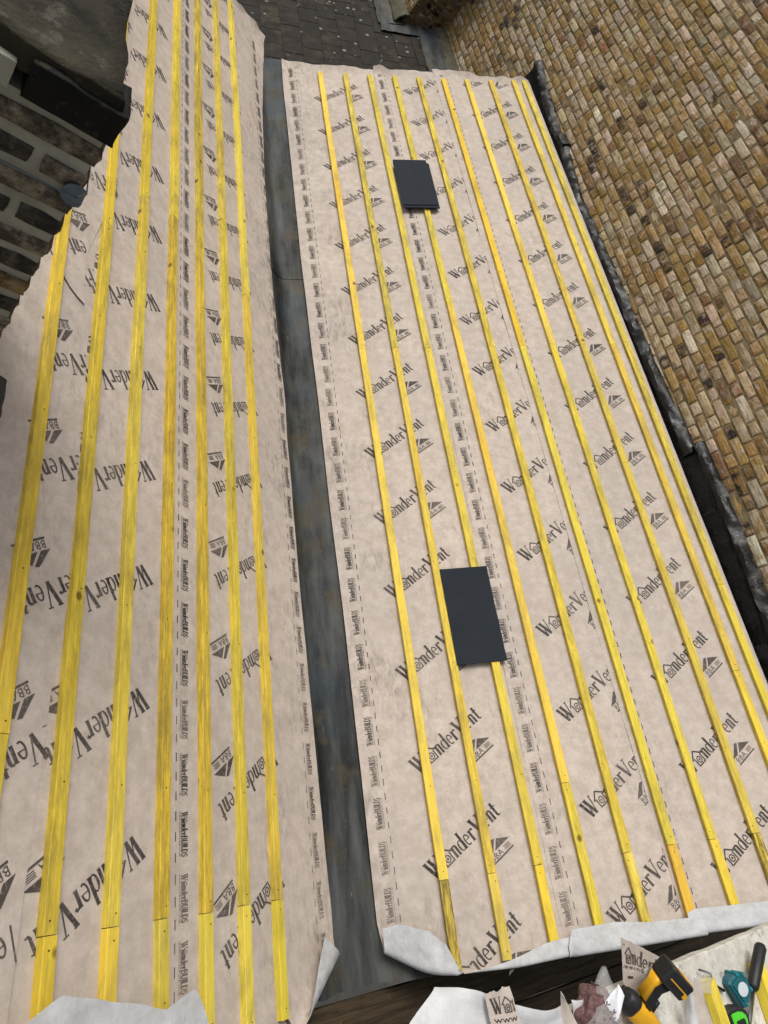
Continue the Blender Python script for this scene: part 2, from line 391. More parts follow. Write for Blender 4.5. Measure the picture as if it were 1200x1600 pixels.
# ------------------------------------------------------------------ glyphs for the printed lettering
def stroke(pts, w0, w1=None):
    """polyline -> quads, width from w0 to w1"""
    w1 = w0 if w1 is None else w1
    out = []; n = len(pts); prev = None
    for i, p in enumerate(pts):
        a = Vector(pts[max(i-1, 0)]); b = Vector(pts[min(i+1, n-1)]); d = (b-a).normalized(); nn = Vector((-d.y, d.x))
        w = (w0 + (w1-w0)*i/(n-1))*0.5
        cur = (Vector(p)-nn*w, Vector(p)+nn*w)
        if prev: out.append((prev[0], cur[0], cur[1], prev[1]))
        prev = cur
    return out
def ell(cx, cy, rx, ry, a0, a1, n): return [(cx+rx*math.cos(math.radians(a0+(a1-a0)*i/n)), cy+ry*math.sin(math.radians(a0+(a1-a0)*i/n))) for i in range(n+1)]
def rings(cx, cy, rx, ry, w, n=12, wx=None):
    wx = wx or w; o = []
    for i in range(n):
        a, b = 2*math.pi*i/n, 2*math.pi*(i+1)/n
        f = lambda t, kx, ky: Vector((cx+kx*math.cos(t), cy+ky*math.sin(t)))
        o.append((f(a, rx-wx/2, ry-w/2), f(a, rx+wx/2, ry+w/2), f(b, rx+wx/2, ry+w/2), f(b, rx-wx/2, ry-w/2)))
    return o
TH, TN = 0.145, 0.062        # thick / thin
GLY = {
 'W': (0.92, stroke([(0.10,1),(0.32,0)],TH*1.2)+stroke([(0.33,0),(0.50,0.82)],TN)+stroke([(0.40,1),(0.62,0)],TH*1.2)+stroke([(0.63,0),(0.83,1)],TN)+stroke([(0.0,0.985),(0.22,0.985)],0.05)+stroke([(0.31,0.985),(0.53,0.985)],0.05)+stroke([(0.74,0.985),(0.92,0.985)],0.05)),
 '@': (0.80, stroke([(0.10,0.03),(0.70,0.03)],0.075)+stroke([(0.13,0.03),(0.13,0.55)],0.075)+stroke([(0.67,0.03),(0.67,0.55)],0.075)+stroke([(-0.02,0.50),(0.40,0.92)],0.085)+stroke([(0.40,0.92),(0.82,0.50)],0.085)+rings(0.40,0.32,0.155,0.19,0.065)+rings(0.40,0.32,0.04,0.05,0.05,8)),
 'n': (0.44, stroke([(0.10,0),(0.10,0.62)],TH)+stroke([(0.13,0.50)]+ell(0.22,0.50,0.10,0.10,150,0,5)+[(0.32,0)],TN,TH)+stroke([(0.02,0.015),(0.18,0.015)],0.035)+stroke([(0.25,0.015),(0.41,0.015)],0.035)+stroke([(0.0,0.60),(0.14,0.60)],0.035)),
 'd': (0.46, rings(0.20,0.31,0.145,0.295,0.05,12,0.10)+stroke([(0.35,0),(0.35,1.0)],TH)+stroke([(0.25,0.985),(0.38,0.985)],0.035)+stroke([(0.35,0.015),(0.46,0.015)],0.035)),
 'e': (0.42, stroke(ell(0.20,0.31,0.145,0.29,0,300,12),0.075)+stroke([(0.07,0.33),(0.345,0.33)],0.045)),
 'r': (0.36, stroke([(0.10,0),(0.10,0.62)],TH)+stroke([(0.12,0.46),(0.18,0.58),(0.27,0.60),(0.33,0.52)],TN,TH*0.9)+stroke([(0.02,0.015),(0.20,0.015)],0.035)+stroke([(0.0,0.60),(0.14,0.60)],0.035)),
 'V': (0.66, stroke([(0.10,1),(0.36,0)],TH*1.2)+stroke([(0.36,0),(0.60,1)],TN)+stroke([(0.0,0.985),(0.24,0.985)],0.05)+stroke([(0.48,0.985),(0.72,0.985)],0.05)),
 't': (0.34, stroke([(0.14,0.86),(0.14,0.12),(0.18,0.04),(0.30,0.05)],TH,0.06)+stroke([(0.0,0.60),(0.30,0.60)],0.05)),
 'B': (0.56, stroke([(0.10,0),(0.10,1)],TH)+stroke([(0.10,0.97)]+ell(0.28,0.745,0.16,0.225,90,-90,8)+[(0.10,0.52)],0.07)+stroke([(0.10,0.52)]+ell(0.30,0.27,0.18,0.25,90,-90,8)+[(0.10,0.02)],0.07)),
 'U': (0.58, stroke([(0.10,1),(0.10,0.25)]+ell(0.28,0.25,0.18,0.22,180,360,8)+[(0.46,1)],TH,TN)),
 'I': (0.24, stroke([(0.11,0),(0.11,1)],TH)+stroke([(0.02,0.98),(0.2,0.98)],0.04)+stroke([(0.02,0.02),(0.2,0.02)],0.04)),
 'L': (0.46, stroke([(0.10,1),(0.10,0)],TH)+stroke([(0.10,0.03),(0.42,0.03)],0.06)),
 'D': (0.60, stroke([(0.10,0),(0.10,1)],TH)+stroke([(0.10,0.97)]+ell(0.20,0.5,0.32,0.47,90,-90,10)+[(0.10,0.03)],0.08)),
 'S': (0.46, stroke(ell(0.22,0.74,0.15,0.22,20,270,8)+ell(0.22,0.27,0.16,0.25,90,-160,8),0.085)),
}
def layout(txt, length, height):
    tot = sum(GLY[c][0] for c in txt); kx = length/tot; out = []; x = 0
    for c in txt:
        w, qs = GLY[c]
        for q in qs: out.append([((x+p.x)*kx, p.y*height) for p in q])
        x += w
    return out
WV = layout('W@nderVent', 0.485, 0.090)
def embolden(qs, k):
    out = []
    for q in qs:
        cx = sum(p[0] for p in q)/len(q); cy = sum(p[1] for p in q)/len(q)
        out.append([(p[0]+max(-k, min(k, (p[0]-cx)*9)), p[1]+max(-k, min(k, (p[1]-cy)*9))) for p in q])
    return out
WBL = embolden(layout('W@nderBUILDS', 0.152, 0.031), 0.0006)+[[(0.0, -0.0042), (0.152, -0.0042), (0.152, -0.0022), (0.0, -0.0022)]]
def font_polys(txt, size, sx=1.0):
    cu = bpy.data.curves.new('lettering', 'FONT'); cu.body = txt; cu.size = size; cu.resolution_u = 1
    ob = bpy.data.objects.new('lettering', cu); COL.objects.link(ob)
    dg = bpy.context.evaluated_depsgraph_get(); me = ob.evaluated_get(dg).to_mesh()
    out = [[(me.vertices[i].co.x*sx, me.vertices[i].co.y) for i in p.vertices] for p in me.polygons]
    ob.evaluated_get(dg).to_mesh_clear(); bpy.data.objects.remove(ob); bpy.data.curves.remove(cu)
    return out
URL = font_polys('www.wonderbuilds.co.uk', 0.0115)
uw = max(p[0] for q in URL for p in q); URL = [[(p[0]*0.152/uw, p[1]) for p in q] for q in URL]
BBA = font_polys('BBA', 0.043, 1.0)
def logo():
    o = []; w = 0.142
    o += [[(p[0]+0.003, p[1]+0.011) for p in q] for q in BBA]
    o += stroke([(0,0.004),(w,0.004)], 0.008)
    for i, y in enumerate((0.016,0.022,0.028,0.034)):
        o += stroke([(0.096,y),(w-0.004-0.006*(i % 2),y)], 0.0030)
    o += [[(-0.008,0.046),(0.036,0.046),(0.085,0.092),(0.066,0.097)]]
    o += [[(0.050,0.046),(w+0.010,0.046),(0.092,0.086)]]
    return [[(p[0], p[1]) for p in q] for q in o]
LOGO = logo()

# ------------------------------------------------------------------ membrane sheets
def make_sheet(name, label, P, sgn, s0, s1, y_far, fold, rad, tail, level, seed, drop=None, theta=math.radians(172), dsY=0.045, ns=26, group=None, far_curl=0.0, lip=0.0012, warp=None):
    """s0(Y) lower edge, s1(Y) upper edge, y_far(s), fold(s) where the near end turns over, tail(s) length past the fold"""
    def H(s, Y):
        e = max(0.0, 1-abs(s-s0(Y))/0.10)
        h = level + 0.0014*n3(s*3.1+seed, Y*2.3, seed) + 0.0016*n3(s*1.3, Y*6.0, seed+3) + 0.0011*n3(s*9, Y*4, seed+9)
        h += e*lip*(0.5+n3(Y*3.0, seed))
        if drop and s > drop: h -= 1.6*(s-drop)**1.0*(s-drop)/(0.03+s-drop)
        yf = y_far(s)
        if far_curl and Y > yf-0.10: h += far_curl*((Y-yf+0.10)/0.10)**2*(0.25+1.3*max(-0.2, n3(s*2.3, seed))+0.5*n3(s*9, seed+2))
        return h
    mb = MB(); cols = []
    ny = int((6.2+1.4)/dsY)
    for i in range(ns+1):
        f = i/ns; sn = s0(-1.3)+(s1(-1.3)-s0(-1.3))*f
        Yf = fold(sn); r = rad(sn); L = tail(sn); col = []
        sf = s0(6)+(s1(6)-s0(6))*f; yfar = y_far(sf)
        for j in range(ny+1):
            Y = yfar + (Yf-yfar)*j/ny; s = s0(Y)+(s1(Y)-s0(Y))*f
            q = (s, Y, H(s, Y))
            if warp: q = warp(*q)
            col.append((P(*q), (Y, s)))
        nt = 14
        for j in range(1, nt+1):
            d = L*j/nt; th = min(d/r, theta); ex = max(0.0, d-r*theta)
            Y = Yf - r*math.sin(th) - ex*math.cos(theta); h = r*(1-math.cos(th)) + ex*math.sin(theta) + (0.010*n3(sn*4, d*5, seed)+0.005*n3(sn*14, d*9, seed+2))*min(1, d*8)
            q = (sn, Y, H(sn, Yf)+h)
            if warp: q = warp(*q)
            col.append((P(*q), (Yf-d, sn)))
        cols.append(col)
    nr = len(cols[0])
    vs = [c[0] for col in cols for c in col]; uv = [c[1] for col in cols for c in col]
    if sgn > 0: fs = [(i*nr+j, i*nr+j+1, (i+1)*nr+j+1, (i+1)*nr+j) for i in range(ns) for j in range(nr-1)]
    else: fs = [(i*nr+j, (i+1)*nr+j, (i+1)*nr+j+1, i*nr+j+1) for i in range(ns) for j in range(nr-1)]
    mb.add(vs, fs, uv=uv)
    o = mb.build(name, [M_MEMB, M_WHITE], smooth=True)
    solid(o, 0.0011, -1, True)
    tag(o, label, 'membrane', group)
    o['H'] = 0; del o['H']
    return o, H

def print_on(o, P, sgn, H, s0, s1, fold, y_far, sW, phase, s_edge, ephase, seed, ynear=-1.5, yfar_lim=6.4):
    rng = random.Random(seed); mb = MB()
    U = Vector((0.545, -0.839)); V = Vector((0.839, 0.545))
    def put(poly, a0, b0, ex, ey, ink):
        pts = []
        for (u, v) in poly:
            a = a0+ex[0]*u+ey[0]*v; b = b0+ex[1]*u+ey[1]*v
            pts.append((-b, a*sgn))
        cs = sum(p[0] for p in pts)/len(pts); cy = sum(p[1] for p in pts)/len(pts)
        if cs < s0(cy)+0.004 or cs > s1(cy)-0.004 or cy < fold(cs)+0.005 or cy > y_far(cs)-0.09: return
        mb.add([P(s, Y, H(s, Y)+0.0011) for s, Y in pts], [tuple(range(len(pts)))], col=(ink, ink, ink))
    kk = range(-4, 15)
    for k in kk:
        Y0 = phase+0.5*k; a0 = Y0*sgn; b0 = -sW
        ink = rng.uniform(0.92, 1.0)
        for q in WV: put([(u, v-0.090) for u, v in q], a0, b0, U, V, ink)
        for q in LOGO: put([(u+0.285, v-0.240) for u, v in q], a0, b0, U, V, ink*0.95)
    for k in range(-8, 33):
        Y0 = ephase+0.207*k; a0 = Y0*sgn
        ink = rng.choice([0.74, 0.8, 0.88, 1.0, 1.0])
        E1, E2 = Vector((1, 0)), Vector((0, 1))
        for q in WBL: put(q, a0, -s_edge, E1, E2, ink)
        for q in URL: put([(u, v-0.014) for u, v in q], a0, -s_edge, E1, E2, ink)
        for d in (0.0, 0.069, 0.138):
            put([(d, -0.0360), (d+0.032, -0.0360), (d+0.032, -0.0310), (d, -0.0310)], a0, -s_edge, E1, E2, ink)
    mb.build('printed_lettering', M_INK, parent=o)

# right slope: three overlapping widths
c_ = lambda v: (lambda *_: v)
s0R1 = lambda Y: interp([(-1.3,-0.335),(-1.2,-0.350),(0,-0.349),(2,-0.362),(3.4,-0.373),(5.7,-0.366),(6.1,-0.357)], Y) + 0.006*n3(Y*1.3, 1.0)
foldR1 = lambda s: interp([(-0.36,-1.27),(-0.29,-1.315),(-0.166,-1.385),(0.0,-1.44),(0.3,-1.452),(0.62,-1.44)], s)
radR1 = lambda s: interp([(-0.36,0.034),(-0.1,0.032),(0.02,0.012),(0.62,0.017)], s)
tailR1 = lambda s: interp([(-0.36,0.16),(-0.25,0.235),(-0.12,0.25),(-0.03,0.16),(0.015,0.02),(0.20,0.05),(0.45,0.11),(0.62,0.12)], s)
farR1 = lambda s: interp([(-0.36,6.11),(-0.1,6.07),(0.2,6.03),(0.45,6.02),(0.7,6.03)], s)+0.012*n3(s*14, 3)
L_R1 = -0.0310+0.0
R1, HR1 = make_sheet('membrane_sheet', 'pinkish printed membrane strip on the right slope, next to the lead gutter', PR, 1, s0R1, c_(0.62), farR1, foldR1, radR1, tailR1, HM-0.004, 1.0, lip=0.006, group='membrane strips on the right slope', far_curl=0.03)
print_on(R1, PR, 1, HR1, s0R1, c_(0.62), foldR1, farR1, -0.094, 0.017, -0.270, -0.792, 11)
s0R2 = lambda Y: interp([(-1.5,0.553),(0,0.545),(3,0.535),(6,0.54)], Y)+0.003*n3(Y*2, 5.0)
foldR2 = c_(-1.445); foldR2 = lambda s: -1.437-0.012*s
radR2 = c_(0.019)
tailR2 = lambda s: interp([(0.54,0.05),(0.57,0.155),(0.8,0.16),(1.0,0.135),(1.3,0.125)], s)
farR2 = lambda s: interp([(0.54,6.05),(0.62,6.03),(0.70,5.97),(0.9,6.04),(1.25,6.04)], s)+0.014*n3(s*12, 8)
R2, HR2 = make_sheet('membrane_sheet', 'pinkish printed membrane strip in the middle of the right slope, under the dark slates', PR, 1, s0R2, c_(1.28), farR2, foldR2, radR2, tailR2, HM-0.0015, 2.0, group='membrane strips on the right slope', far_curl=0.05)
print_on(R2, PR, 1, HR2, s0R2, c_(1.28), foldR2, farR2, 0.790, 0.19, 0.605, -0.097, 12)
s0R3 = lambda Y: interp([(-1.5,1.195),(0,1.170),(3,1.150),(6,1.15)], Y)+0.003*n3(Y*1.6, 9.0)
foldR3 = lambda s: -1.44-0.035*(s-1.17)
tailR3 = lambda s: interp([(1.15,0.06),(1.20,0.15),(1.5,0.145),(2.3,0.14)], s)
farR3 = lambda s: interp([(1.15,6.08),(1.3,6.06),(1.6,5.97),(1.9,5.95),(2.25,5.93)], s)+0.012*n3(s*12, 15)
R3, HR3 = make_sheet('membrane_sheet', 'pinkish printed membrane strip along the top of the right slope beside the brick wall', PR, 1, s0R3, c_(2.26), farR3, foldR3, c_(0.018), tailR3, HM+0.001, 3.0, drop=2.135, group='membrane strips on the right slope', far_curl=0.05)
print_on(R3, PR, 1, HR3, s0R3, c_(2.13), foldR3, farR3, 1.420, 0.325, 1.243, -0.05, 13)
# left slope
s0L1 = lambda Y: interp([(-1.3,-0.447),(-1.1,-0.454),(-0.77,-0.446),(-0.15,-0.424),(0.8,-0.404),(1.98,-0.404),(2.83,-0.362),(4.05,-0.370),(5.0,-0.42),(5.9,-0.512),(6.45,-0.57)], Y)+0.004*n3(Y*2.2, 21)
foldL1 = c_(-1.50)
radL1 = c_(0.018)
tailL1 = lambda s: interp([(-0.46,0.004),(-0.02,0.004),(0.05,0.07),(0.3,0.10),(0.5,0.16),(0.6,0.22)], s)
def turn_corner(A, B, r, theta):
    """fold everything past the line A-B (in s, Y) up and back over the sheet"""
    A = Vector(A); d = (Vector(B)-A).normalized(); nn = Vector((d.y, -d.x))
    def f(s, Y, h):
        w = Vector((s, Y))-A; e = w.dot(nn)
        if e <= 0: return s, Y, h
        th = min(e/r, theta); ex = max(0.0, e-r*theta); base = Vector((s, Y))-nn*e
        k = r*math.sin(th)+ex*math.cos(theta)
        return base.x+nn.x*k, base.y+nn.y*k, h+r*(1-math.cos(th))+ex*math.sin(theta)
    return f
clipL1 = lambda s: interp([(-0.46,-1.235),(-0.05,-1.46),(0.6,-1.47)], s)
farL1 = lambda s: interp([(-0.57,6.44),(-0.48,6.50),(-0.38,6.48),(-0.2,6.36),(-0.07,6.25),(0.6,6.25)], s)
L1, HL1 = make_sheet('membrane_sheet', 'pinkish printed membrane strip on the left slope, next to the lead gutter', PL, -1, s0L1, c_(0.58), farL1, foldL1, radL1, tailL1, HM-0.004, 4.0, lip=0.006, warp=turn_corner((-0.47,-1.225), (-0.05,-1.49), 0.028, math.radians(174)), group='membrane strips on the left slope', far_curl=0.05)
print_on(L1, PL, -1, HL1, s0L1, c_(0.58), clipL1, farL1, -0.085, 0.02, -0.352, -0.568, 14)
s0L2 = lambda Y: 0.506+0.003*n3(Y*1.7, 31)
foldL2 = c_(-1.46)
tailL2 = lambda s: interp([(0.5,0.15),(0.56,0.25),(0.60,0.29),(0.72,0.25),(0.93,0.31),(1.15,0.36),(1.3,0.30)], s)+0.012*n3(s*9, 2)
farL2 = c_(6.25)
L2, HL2 = make_sheet('membrane_sheet', 'pinkish printed membrane strip in the middle of the left slope', PL, -1, s0L2, c_(1.30), farL2, foldL2, c_(0.021), tailL2, HM-0.0015, 5.0, group='membrane strips on the left slope')
print_on(L2, PL, -1, HL2, s0L2, c_(1.30), foldL2, farL2, 0.760, 0.163, 0.580, 0.548, 15)
def s0L3(Y):
    b = interp([(-1.5,1.255),(-0.38,1.207),(-0.05,1.171),(0.15,1.165),(0.27,1.135),(0.33,1.120),(0.40,1.175),(0.7,1.18),(1.4,1.19),(7,1.19)], Y)
    return b+0.004*n3(Y*8, 41)
foldL3 = c_(-1.44); tailL3 = c_(0.22)
L3, HL3 = make_sheet('membrane_sheet', 'pinkish membrane strip with torn edge along the top of the left slope by the chimney', PL, -1, s0L3, c_(1.80), c_(3.2), foldL3, c_(0.03), tailL3, HM+0.002, 6.0, group='membrane strips on the left slope', ns=20)
print_on(L3, PL, -1, HL3, s0L3, c_(1.80), foldL3, c_(3.2), 0.926, 0.127, 1.9, 0, 16)
# a shorter offcut lapped over it further along
s0L4 = lambda Y: interp([(1.2,1.225),(1.6,1.24),(2.2,1.10),(7,1.02)], Y)+0.004*n3(Y*3, 51)
def make_plain_piece():
    mb = MB(); ns, ny = 14, 110
    H = lambda s, Y: HM+0.0048+0.0012*n3(s*3, Y*2, 7)+(0.006*max(0, 1-(Y-nearY(s))/0.06) if Y < nearY(s)+0.06 else 0)
    nearY = lambda s: interp([(1.2,1.33),(1.24,1.31),(1.33,1.36),(1.45,1.50),(1.6,1.62),(1.8,1.72)], s)
    vs, uv = [], []
    for i in range(ns+1):
        f = i/ns; sn = s0L4(1.4)+(1.8-s0L4(1.4))*f; y0 = nearY(sn)
        for j in range(ny+1):
            Y = 6.2+(y0-6.2)*j/ny; s = s0L4(Y)+(1.8-s0L4(Y))*f
            vs.append(PL(s, Y, H(s, Y))); uv.append((Y, s))
    nr = ny+1
    mb.add(vs, [(i*nr+j, (i+1)*nr+j, (i+1)*nr+j+1, i*nr+j+1) for i in range(ns) for j in range(ny)], uv=uv)
    o = mb.build('membrane_offcut', [M_MEMB, M_WHITE], smooth=True)
    solid(o, 0.0011, -1, True)
    tag(o, 'pinkish membrane offcut lapped over the torn strip beside the chimney', 'membrane')
    print_on(o, PL, -1, H, s0L4, c_(1.80), lambda s: nearY(s), c_(6.2), 0.90, 0.30, 1.9, 0, 17)
make_plain_piece()

# ------------------------------------------------------------------ battens
ORD = ['lowest', 'second', 'third', 'fourth', 'fifth', 'sixth', 'seventh', 'eighth', 'ninth', 'topmost']
nail_mb = MB(); nail_mb.prism([(0.0028*math.cos(a*math.pi/3), 0.0028*math.sin(a*math.pi/3)) for a in range(6)], 0, 0.0012)
NAIL = nail_mb.mesh('nail_head', M_NAIL)
def make_batten(P, s, sb, y0, y1, w, label, grime, rng, group):
    """one length of batten between y0 and y1, centre line from s (at y0) to sb (at y1)"""
    mb = MB(); n = max(3, int((y1-y0)/0.22)); hw = w/2; c = 0.0022; z0 = HM-0.005
    seed = rng.uniform(0, 100); vs, uv = [], []
    sec = [(-hw, z0), (-hw, -c), (-hw+c, 0), (hw-c, 0), (hw, -c), (hw, z0)]
    acc = [0, 0.025, 0.028, 0.028+w, 0.031+w, 0.056+w]
    for j in range(n+1):
        Y = y0+(y1-y0)*j/n; f = j/n
        sc = s+(sb-s)*f+0.0035*n3(Y*0.9, seed); dh = 0.0012*n3(Y*1.1, seed+5)
        for (a, h), q in zip(sec, acc):
            jit = 0.0006*n3(Y*9, seed+a*40)
            vs.append(P(sc+a+jit, Y, h+dh)); uv.append((Y+seed, q))
    fs = [(j*6+k, j*6+k+1, (j+1)*6+k+1, (j+1)*6+k) for j in range(n) for k in range(5)]
    if P is PR: fs = [f[::-1] for f in fs]
    b = mb.add(vs, fs, uv=uv); mb.add(vs[:6], [tuple(range(6))], uv=[(seed, q*0.3) for q in acc]); mb.add(vs[-6:], [tuple(range(5, -1, -1))], uv=[(seed+3, q*0.3) for q in acc])
    o = mb.build('roofing_batten', M_BATTEN); w_ = rng.random(); o.color = (rng.uniform(0.92, 1.0), rng.uniform(0.90, 1.0)*(0.88 if w_ < 0.08 else 1.0), rng.uniform(0.8, 1.6), 1-grime)
    tag(o, label, 'batten', group)
    ang = -AR if P is PR else AL
    ys = [y0+0.035, y1-0.035] + [y for y in (-0.62, 0.02, 0.66, 1.3, 1.94, 2.9, 3.5, 4.1, 4.7, 5.3) if y0+0.1 < y < y1-0.1]
    for y in ys:
        nl = bpy.data.objects.new('nail_head', NAIL); COL.objects.link(nl); nl.parent = o
        f = (y-y0)/(y1-y0); sc = s+(sb-s)*f+0.0035*n3(y*0.9, seed)
        nl.location = P(sc+rng.uniform(-0.01, 0.01), y, 0.0012*n3(y*1.1, seed+5)); nl.rotation_euler = (0, ang, 0)
    return o
rng = random.Random(3)
def batten_row(P, s, joints, y_near, y_far, w, row, side, grimes, ds=0.0):
    ys = [y_near]+joints+[y_far]
    nseg = len(ys)-1
    names = {3: ['short near', 'long middle', 'far'], 2: ['near', 'far'], 4: ['short near', 'middle', 'upper middle', 'far']}[nseg]
    js = [s+rng.uniform(-0.004, 0.004) for _ in ys]
    for i in range(nseg):
        lab = f'{names[i]} length of yellow batten, {row} row up from the gutter on the {side} slope'
        g = grimes[i] if i < len(grimes) else 0.0
        make_batten(P, js[i]+rng.uniform(-0.0015, 0.0015), js[i+1]+ds, ys[i]+0.0012, ys[i+1]-0.0012, w*rng.uniform(0.96, 1.04), lab, g, rng, f'yellow battens on the {side} slope')
GR = 0.246
rightrows = [([-1.057, 2.384], [0.85, 0.1, 0.0]), ([-1.06, 2.39], [0.1, 0.35, 0.55]), ([-1.055, 2.38], [0.0, 0.25, 0.3]), ([-0.69, 2.84], [0.35, 0.1, 0.35]),
             ([-1.06, 2.384], [0.4, 0.35, 0.5]), ([-1.055, 2.385], [0.15, 0.2, 0.1]), ([-1.06, 2.39], [0.0, 0.2, 0.05]), ([-1.062, 2.384], [0.95, 0.3, 0.45]), ([-0.2, 2.38], [0.1, 0.3, 0.15])]
for k_, (jn, gr) in enumerate(rightrows):
    yn = [-1.438,-1.43,-1.42,-1.41,-1.405,-1.40,-1.40,-1.41,-1.42][k_]
    batten_row(PR, k_*GR, jn, yn, [5.905,5.90,5.895,5.89,5.885,5.88,5.885,5.89,5.91][k_], 0.048, ORD[k_], 'right', gr)
batten_row(PR, 2.082, [0.35, 2.40], -1.42, 5.92, 0.046, 'topmost', 'right', [0.2, 0.5, 0.35])
GL = 0.230
leftrows = [([-1.03, 2.42], [0.1, 0.25, 0.1]), ([-1.03, 2.9], [0.0, 0.35, 0.35]), ([-1.035, 2.45], [0.1, 0.45, 0.55]), ([-1.03, 2.44], [0.15, 0.5, 0.25]),
            ([-1.03, 2.35], [0.0, 0.3, 0.35]), ([-1.025, 1.9], [0.1, 0.35, 0.15]), ([-0.50, 2.6], [0.1, 0.3, 0.1])]
for k_, (jn, gr) in enumerate(leftrows):
    batten_row(PL, k_*GL, jn, [-1.44,-1.44,-1.40,-1.30,-1.33,-1.36,-1.36][k_], [6.05,6.2,6.2,6.2,6.2,6.2,6.2][k_], 0.049, ORD[k_] if k_ < 6 else 'topmost', 'left', gr)

# ------------------------------------------------------------------ slates lying on the battens
def slate_mesh(seed):
    mb = MB(); r = random.Random(seed); w, l, th = 0.30, 0.60, 0.0055
    n1, n2 = 6, 12; edge = []
    for i in range(n1): edge.append((w*i/n1, 0))
    for i in range(n2): edge.append((w, l*i/n2))
    for i in range(n1): edge.append((w-w*i/n1, l))
    for i in range(n2): edge.append((0, l-l*i/n2))
    edge = [(x+r.uniform(-0.0008, 0.0008), y+r.uniform(-0.0008, 0.0008)) for x, y in edge]
    mb.prism(edge, 0, th, bevel=0.0018)
    return mb.mesh('slate', M_NEWSLATE)
def place_slate(me, s, Y, h, rot, label, group=None):
    o = bpy.data.objects.new('roof_slate', me); COL.objects.link(o)
    o.matrix_world = Matrix.Translation(PR(s, Y, h)) @ Matrix.Rotation(-AR, 4, 'Y') @ Matrix.Rotation(rot, 4, 'Z')
    tag(o, label, 'slate', group)
S1, S2 = slate_mesh(1), slate_mesh(2)
place_slate(S1, 0.265, 0.0, 0.0015, 0.0, 'single dark roof slate lying on the battens beside the gutter, nearest the camera')
stack = [(0.552, 3.925, 0.0), (0.535, 3.93, 0.02), (0.532, 3.915, -0.006), (0.527, 3.94, 0.008)]
slab_l = ['bottom dark slate of the small stack, its corner showing lower right', 'second slate from the bottom of the small dark stack', 'third slate from the bottom of the small dark stack', 'top dark slate of the small stack far up the slope']
for i, (s, y, r_) in enumerate(stack):
    place_slate([S1, S2][i % 2], s, y, 0.0015+i*0.0072, r_, slab_l[i], 'slates in the small stack')

# ------------------------------------------------------------------ lead valley gutter
gut = empty('lead_gutter', (-0.45, -1.4, -0.26), 'blue-grey lead gutter running up the valley between the two slopes', 'gutter')
PROF = [(-0.82,-0.185),(-0.72,-0.222),(-0.65,-0.247),(-0.605,-0.266),(-0.56,-0.286),(-0.50,-0.318),(-0.462,-0.338),(-0.44,-0.345),(-0.405,-0.340),(-0.37,-0.318),(-0.33,-0.288),(-0.29,-0.262),(-0.24,-0.232),(-0.19,-0.198),(-0.05,-0.094),(0.06,-0.016)]
def lead_bay(y0, y1, lift, seed, ragged):
    PRF = PROF if ragged else PROF[:-2]
    mb = MB(); n = int((y1-y0)/0.03); vs, uv = [], []
    for j in range(n+1):
        Y = y0+(y1-y0)*j/n
        for i, (x, z) in enumerate(PRF):
            f = i/(len(PRF)-1); edge = (0.03*n3(x*9, seed)+0.02*n3(x*30, seed)) if (ragged and j == 0) else (0.006*n3(x*12, seed+2) if j == 0 else 0)
            hz = 0.003*n3(x*7, Y*2.2, seed)+0.003*n3(x*16, Y*5, seed+4)+lift*(1-j/n*0.9)
            if ragged and Y < y0+0.25: hz += 0.010*n3(x*11, Y*9, 3)*(1-(Y-y0)/0.25)
            vs.append((x-gut.location.x, Y+edge-gut.location.y, z+hz-gut.location.z)); uv.append((Y, x))
    k = len(PRF)
    mb.add(vs, [(j*k+i, j*k+i+1, (j+1)*k+i+1, (j+1)*k+i) for j in range(n) for i in range(k-1)], uv=uv)
    o = mb.build('lead_bay', M_LEAD, parent=gut, smooth=True)
    solid(o, 0.0012, -1)
for y0, y1, l, sd, rg in ((-1.44, 3.22, 0.003, 1.0, True), (3.14, 6.16, 0.005, 8.0, False)): lead_bay(y0, y1, l, sd, rg)

# ------------------------------------------------------------------ brick pieces
def brick_mesh(L, Hh, D, seed, mat, rough=0.0035):
    """long axis x, height z, face towards -y; depth D behind the face. 40 triangles"""
    r = random.Random(seed); c = 0.0075
    def ring(hx, hz, y, j):
        pts = [(-hx,-hz),(0,-hz),(hx,-hz),(hx,0),(hx,hz),(0,hz),(-hx,hz),(-hx,0)]
        k = 0.93
        return [((x*(k if (abs(x) > 1e-6 and abs(z) > 1e-6) else 1.0) if False else x)+r.uniform(-j, j), y+r.uniform(-j, j)*0.4, z+r.uniform(-j, j)) for x, z in pts]
    a = ring(L/2, Hh/2, D, 0); b = [(x, c*0.8, z) for x, _, z in ring(L/2, Hh/2, c, rough*0.8)]
    d = ring(L/2-c, Hh/2-c, 0.0, rough)
    # knock the corners back a little
    for i in (0, 2, 4, 6): x, y, z = d[i]; d[i] = (x*0.97, y+0.0035, z*0.88); x, y, z = b[i]; b[i] = (x*0.985, y, z*0.94)
    mid = (r.uniform(-L/6, L/6), r.uniform(-0.002, 0.001), r.uniform(-0.008, 0.008))
    mb = MB(); n = 8
    mb.add(a+b+d+[mid], [(i, (i+1) % n, n+(i+1) % n, n+i) for i in range(n)]+[(n+i, n+(i+1) % n, 2*n+(i+1) % n, 2*n+i) for i in range(n)]+[(2*n+i, 2*n+(i+1) % n, 3*n) for i in range(n)])
    me = mb.mesh('brick', mat)
    return me, mb
STRET = [brick_mesh(0.213, 0.063, 0.06, 100+i, M_BRICK) for i in range(10)]
HEAD = [brick_mesh(0.101, 0.063, 0.06, 200+i, M_BRICK) for i in range(8)]
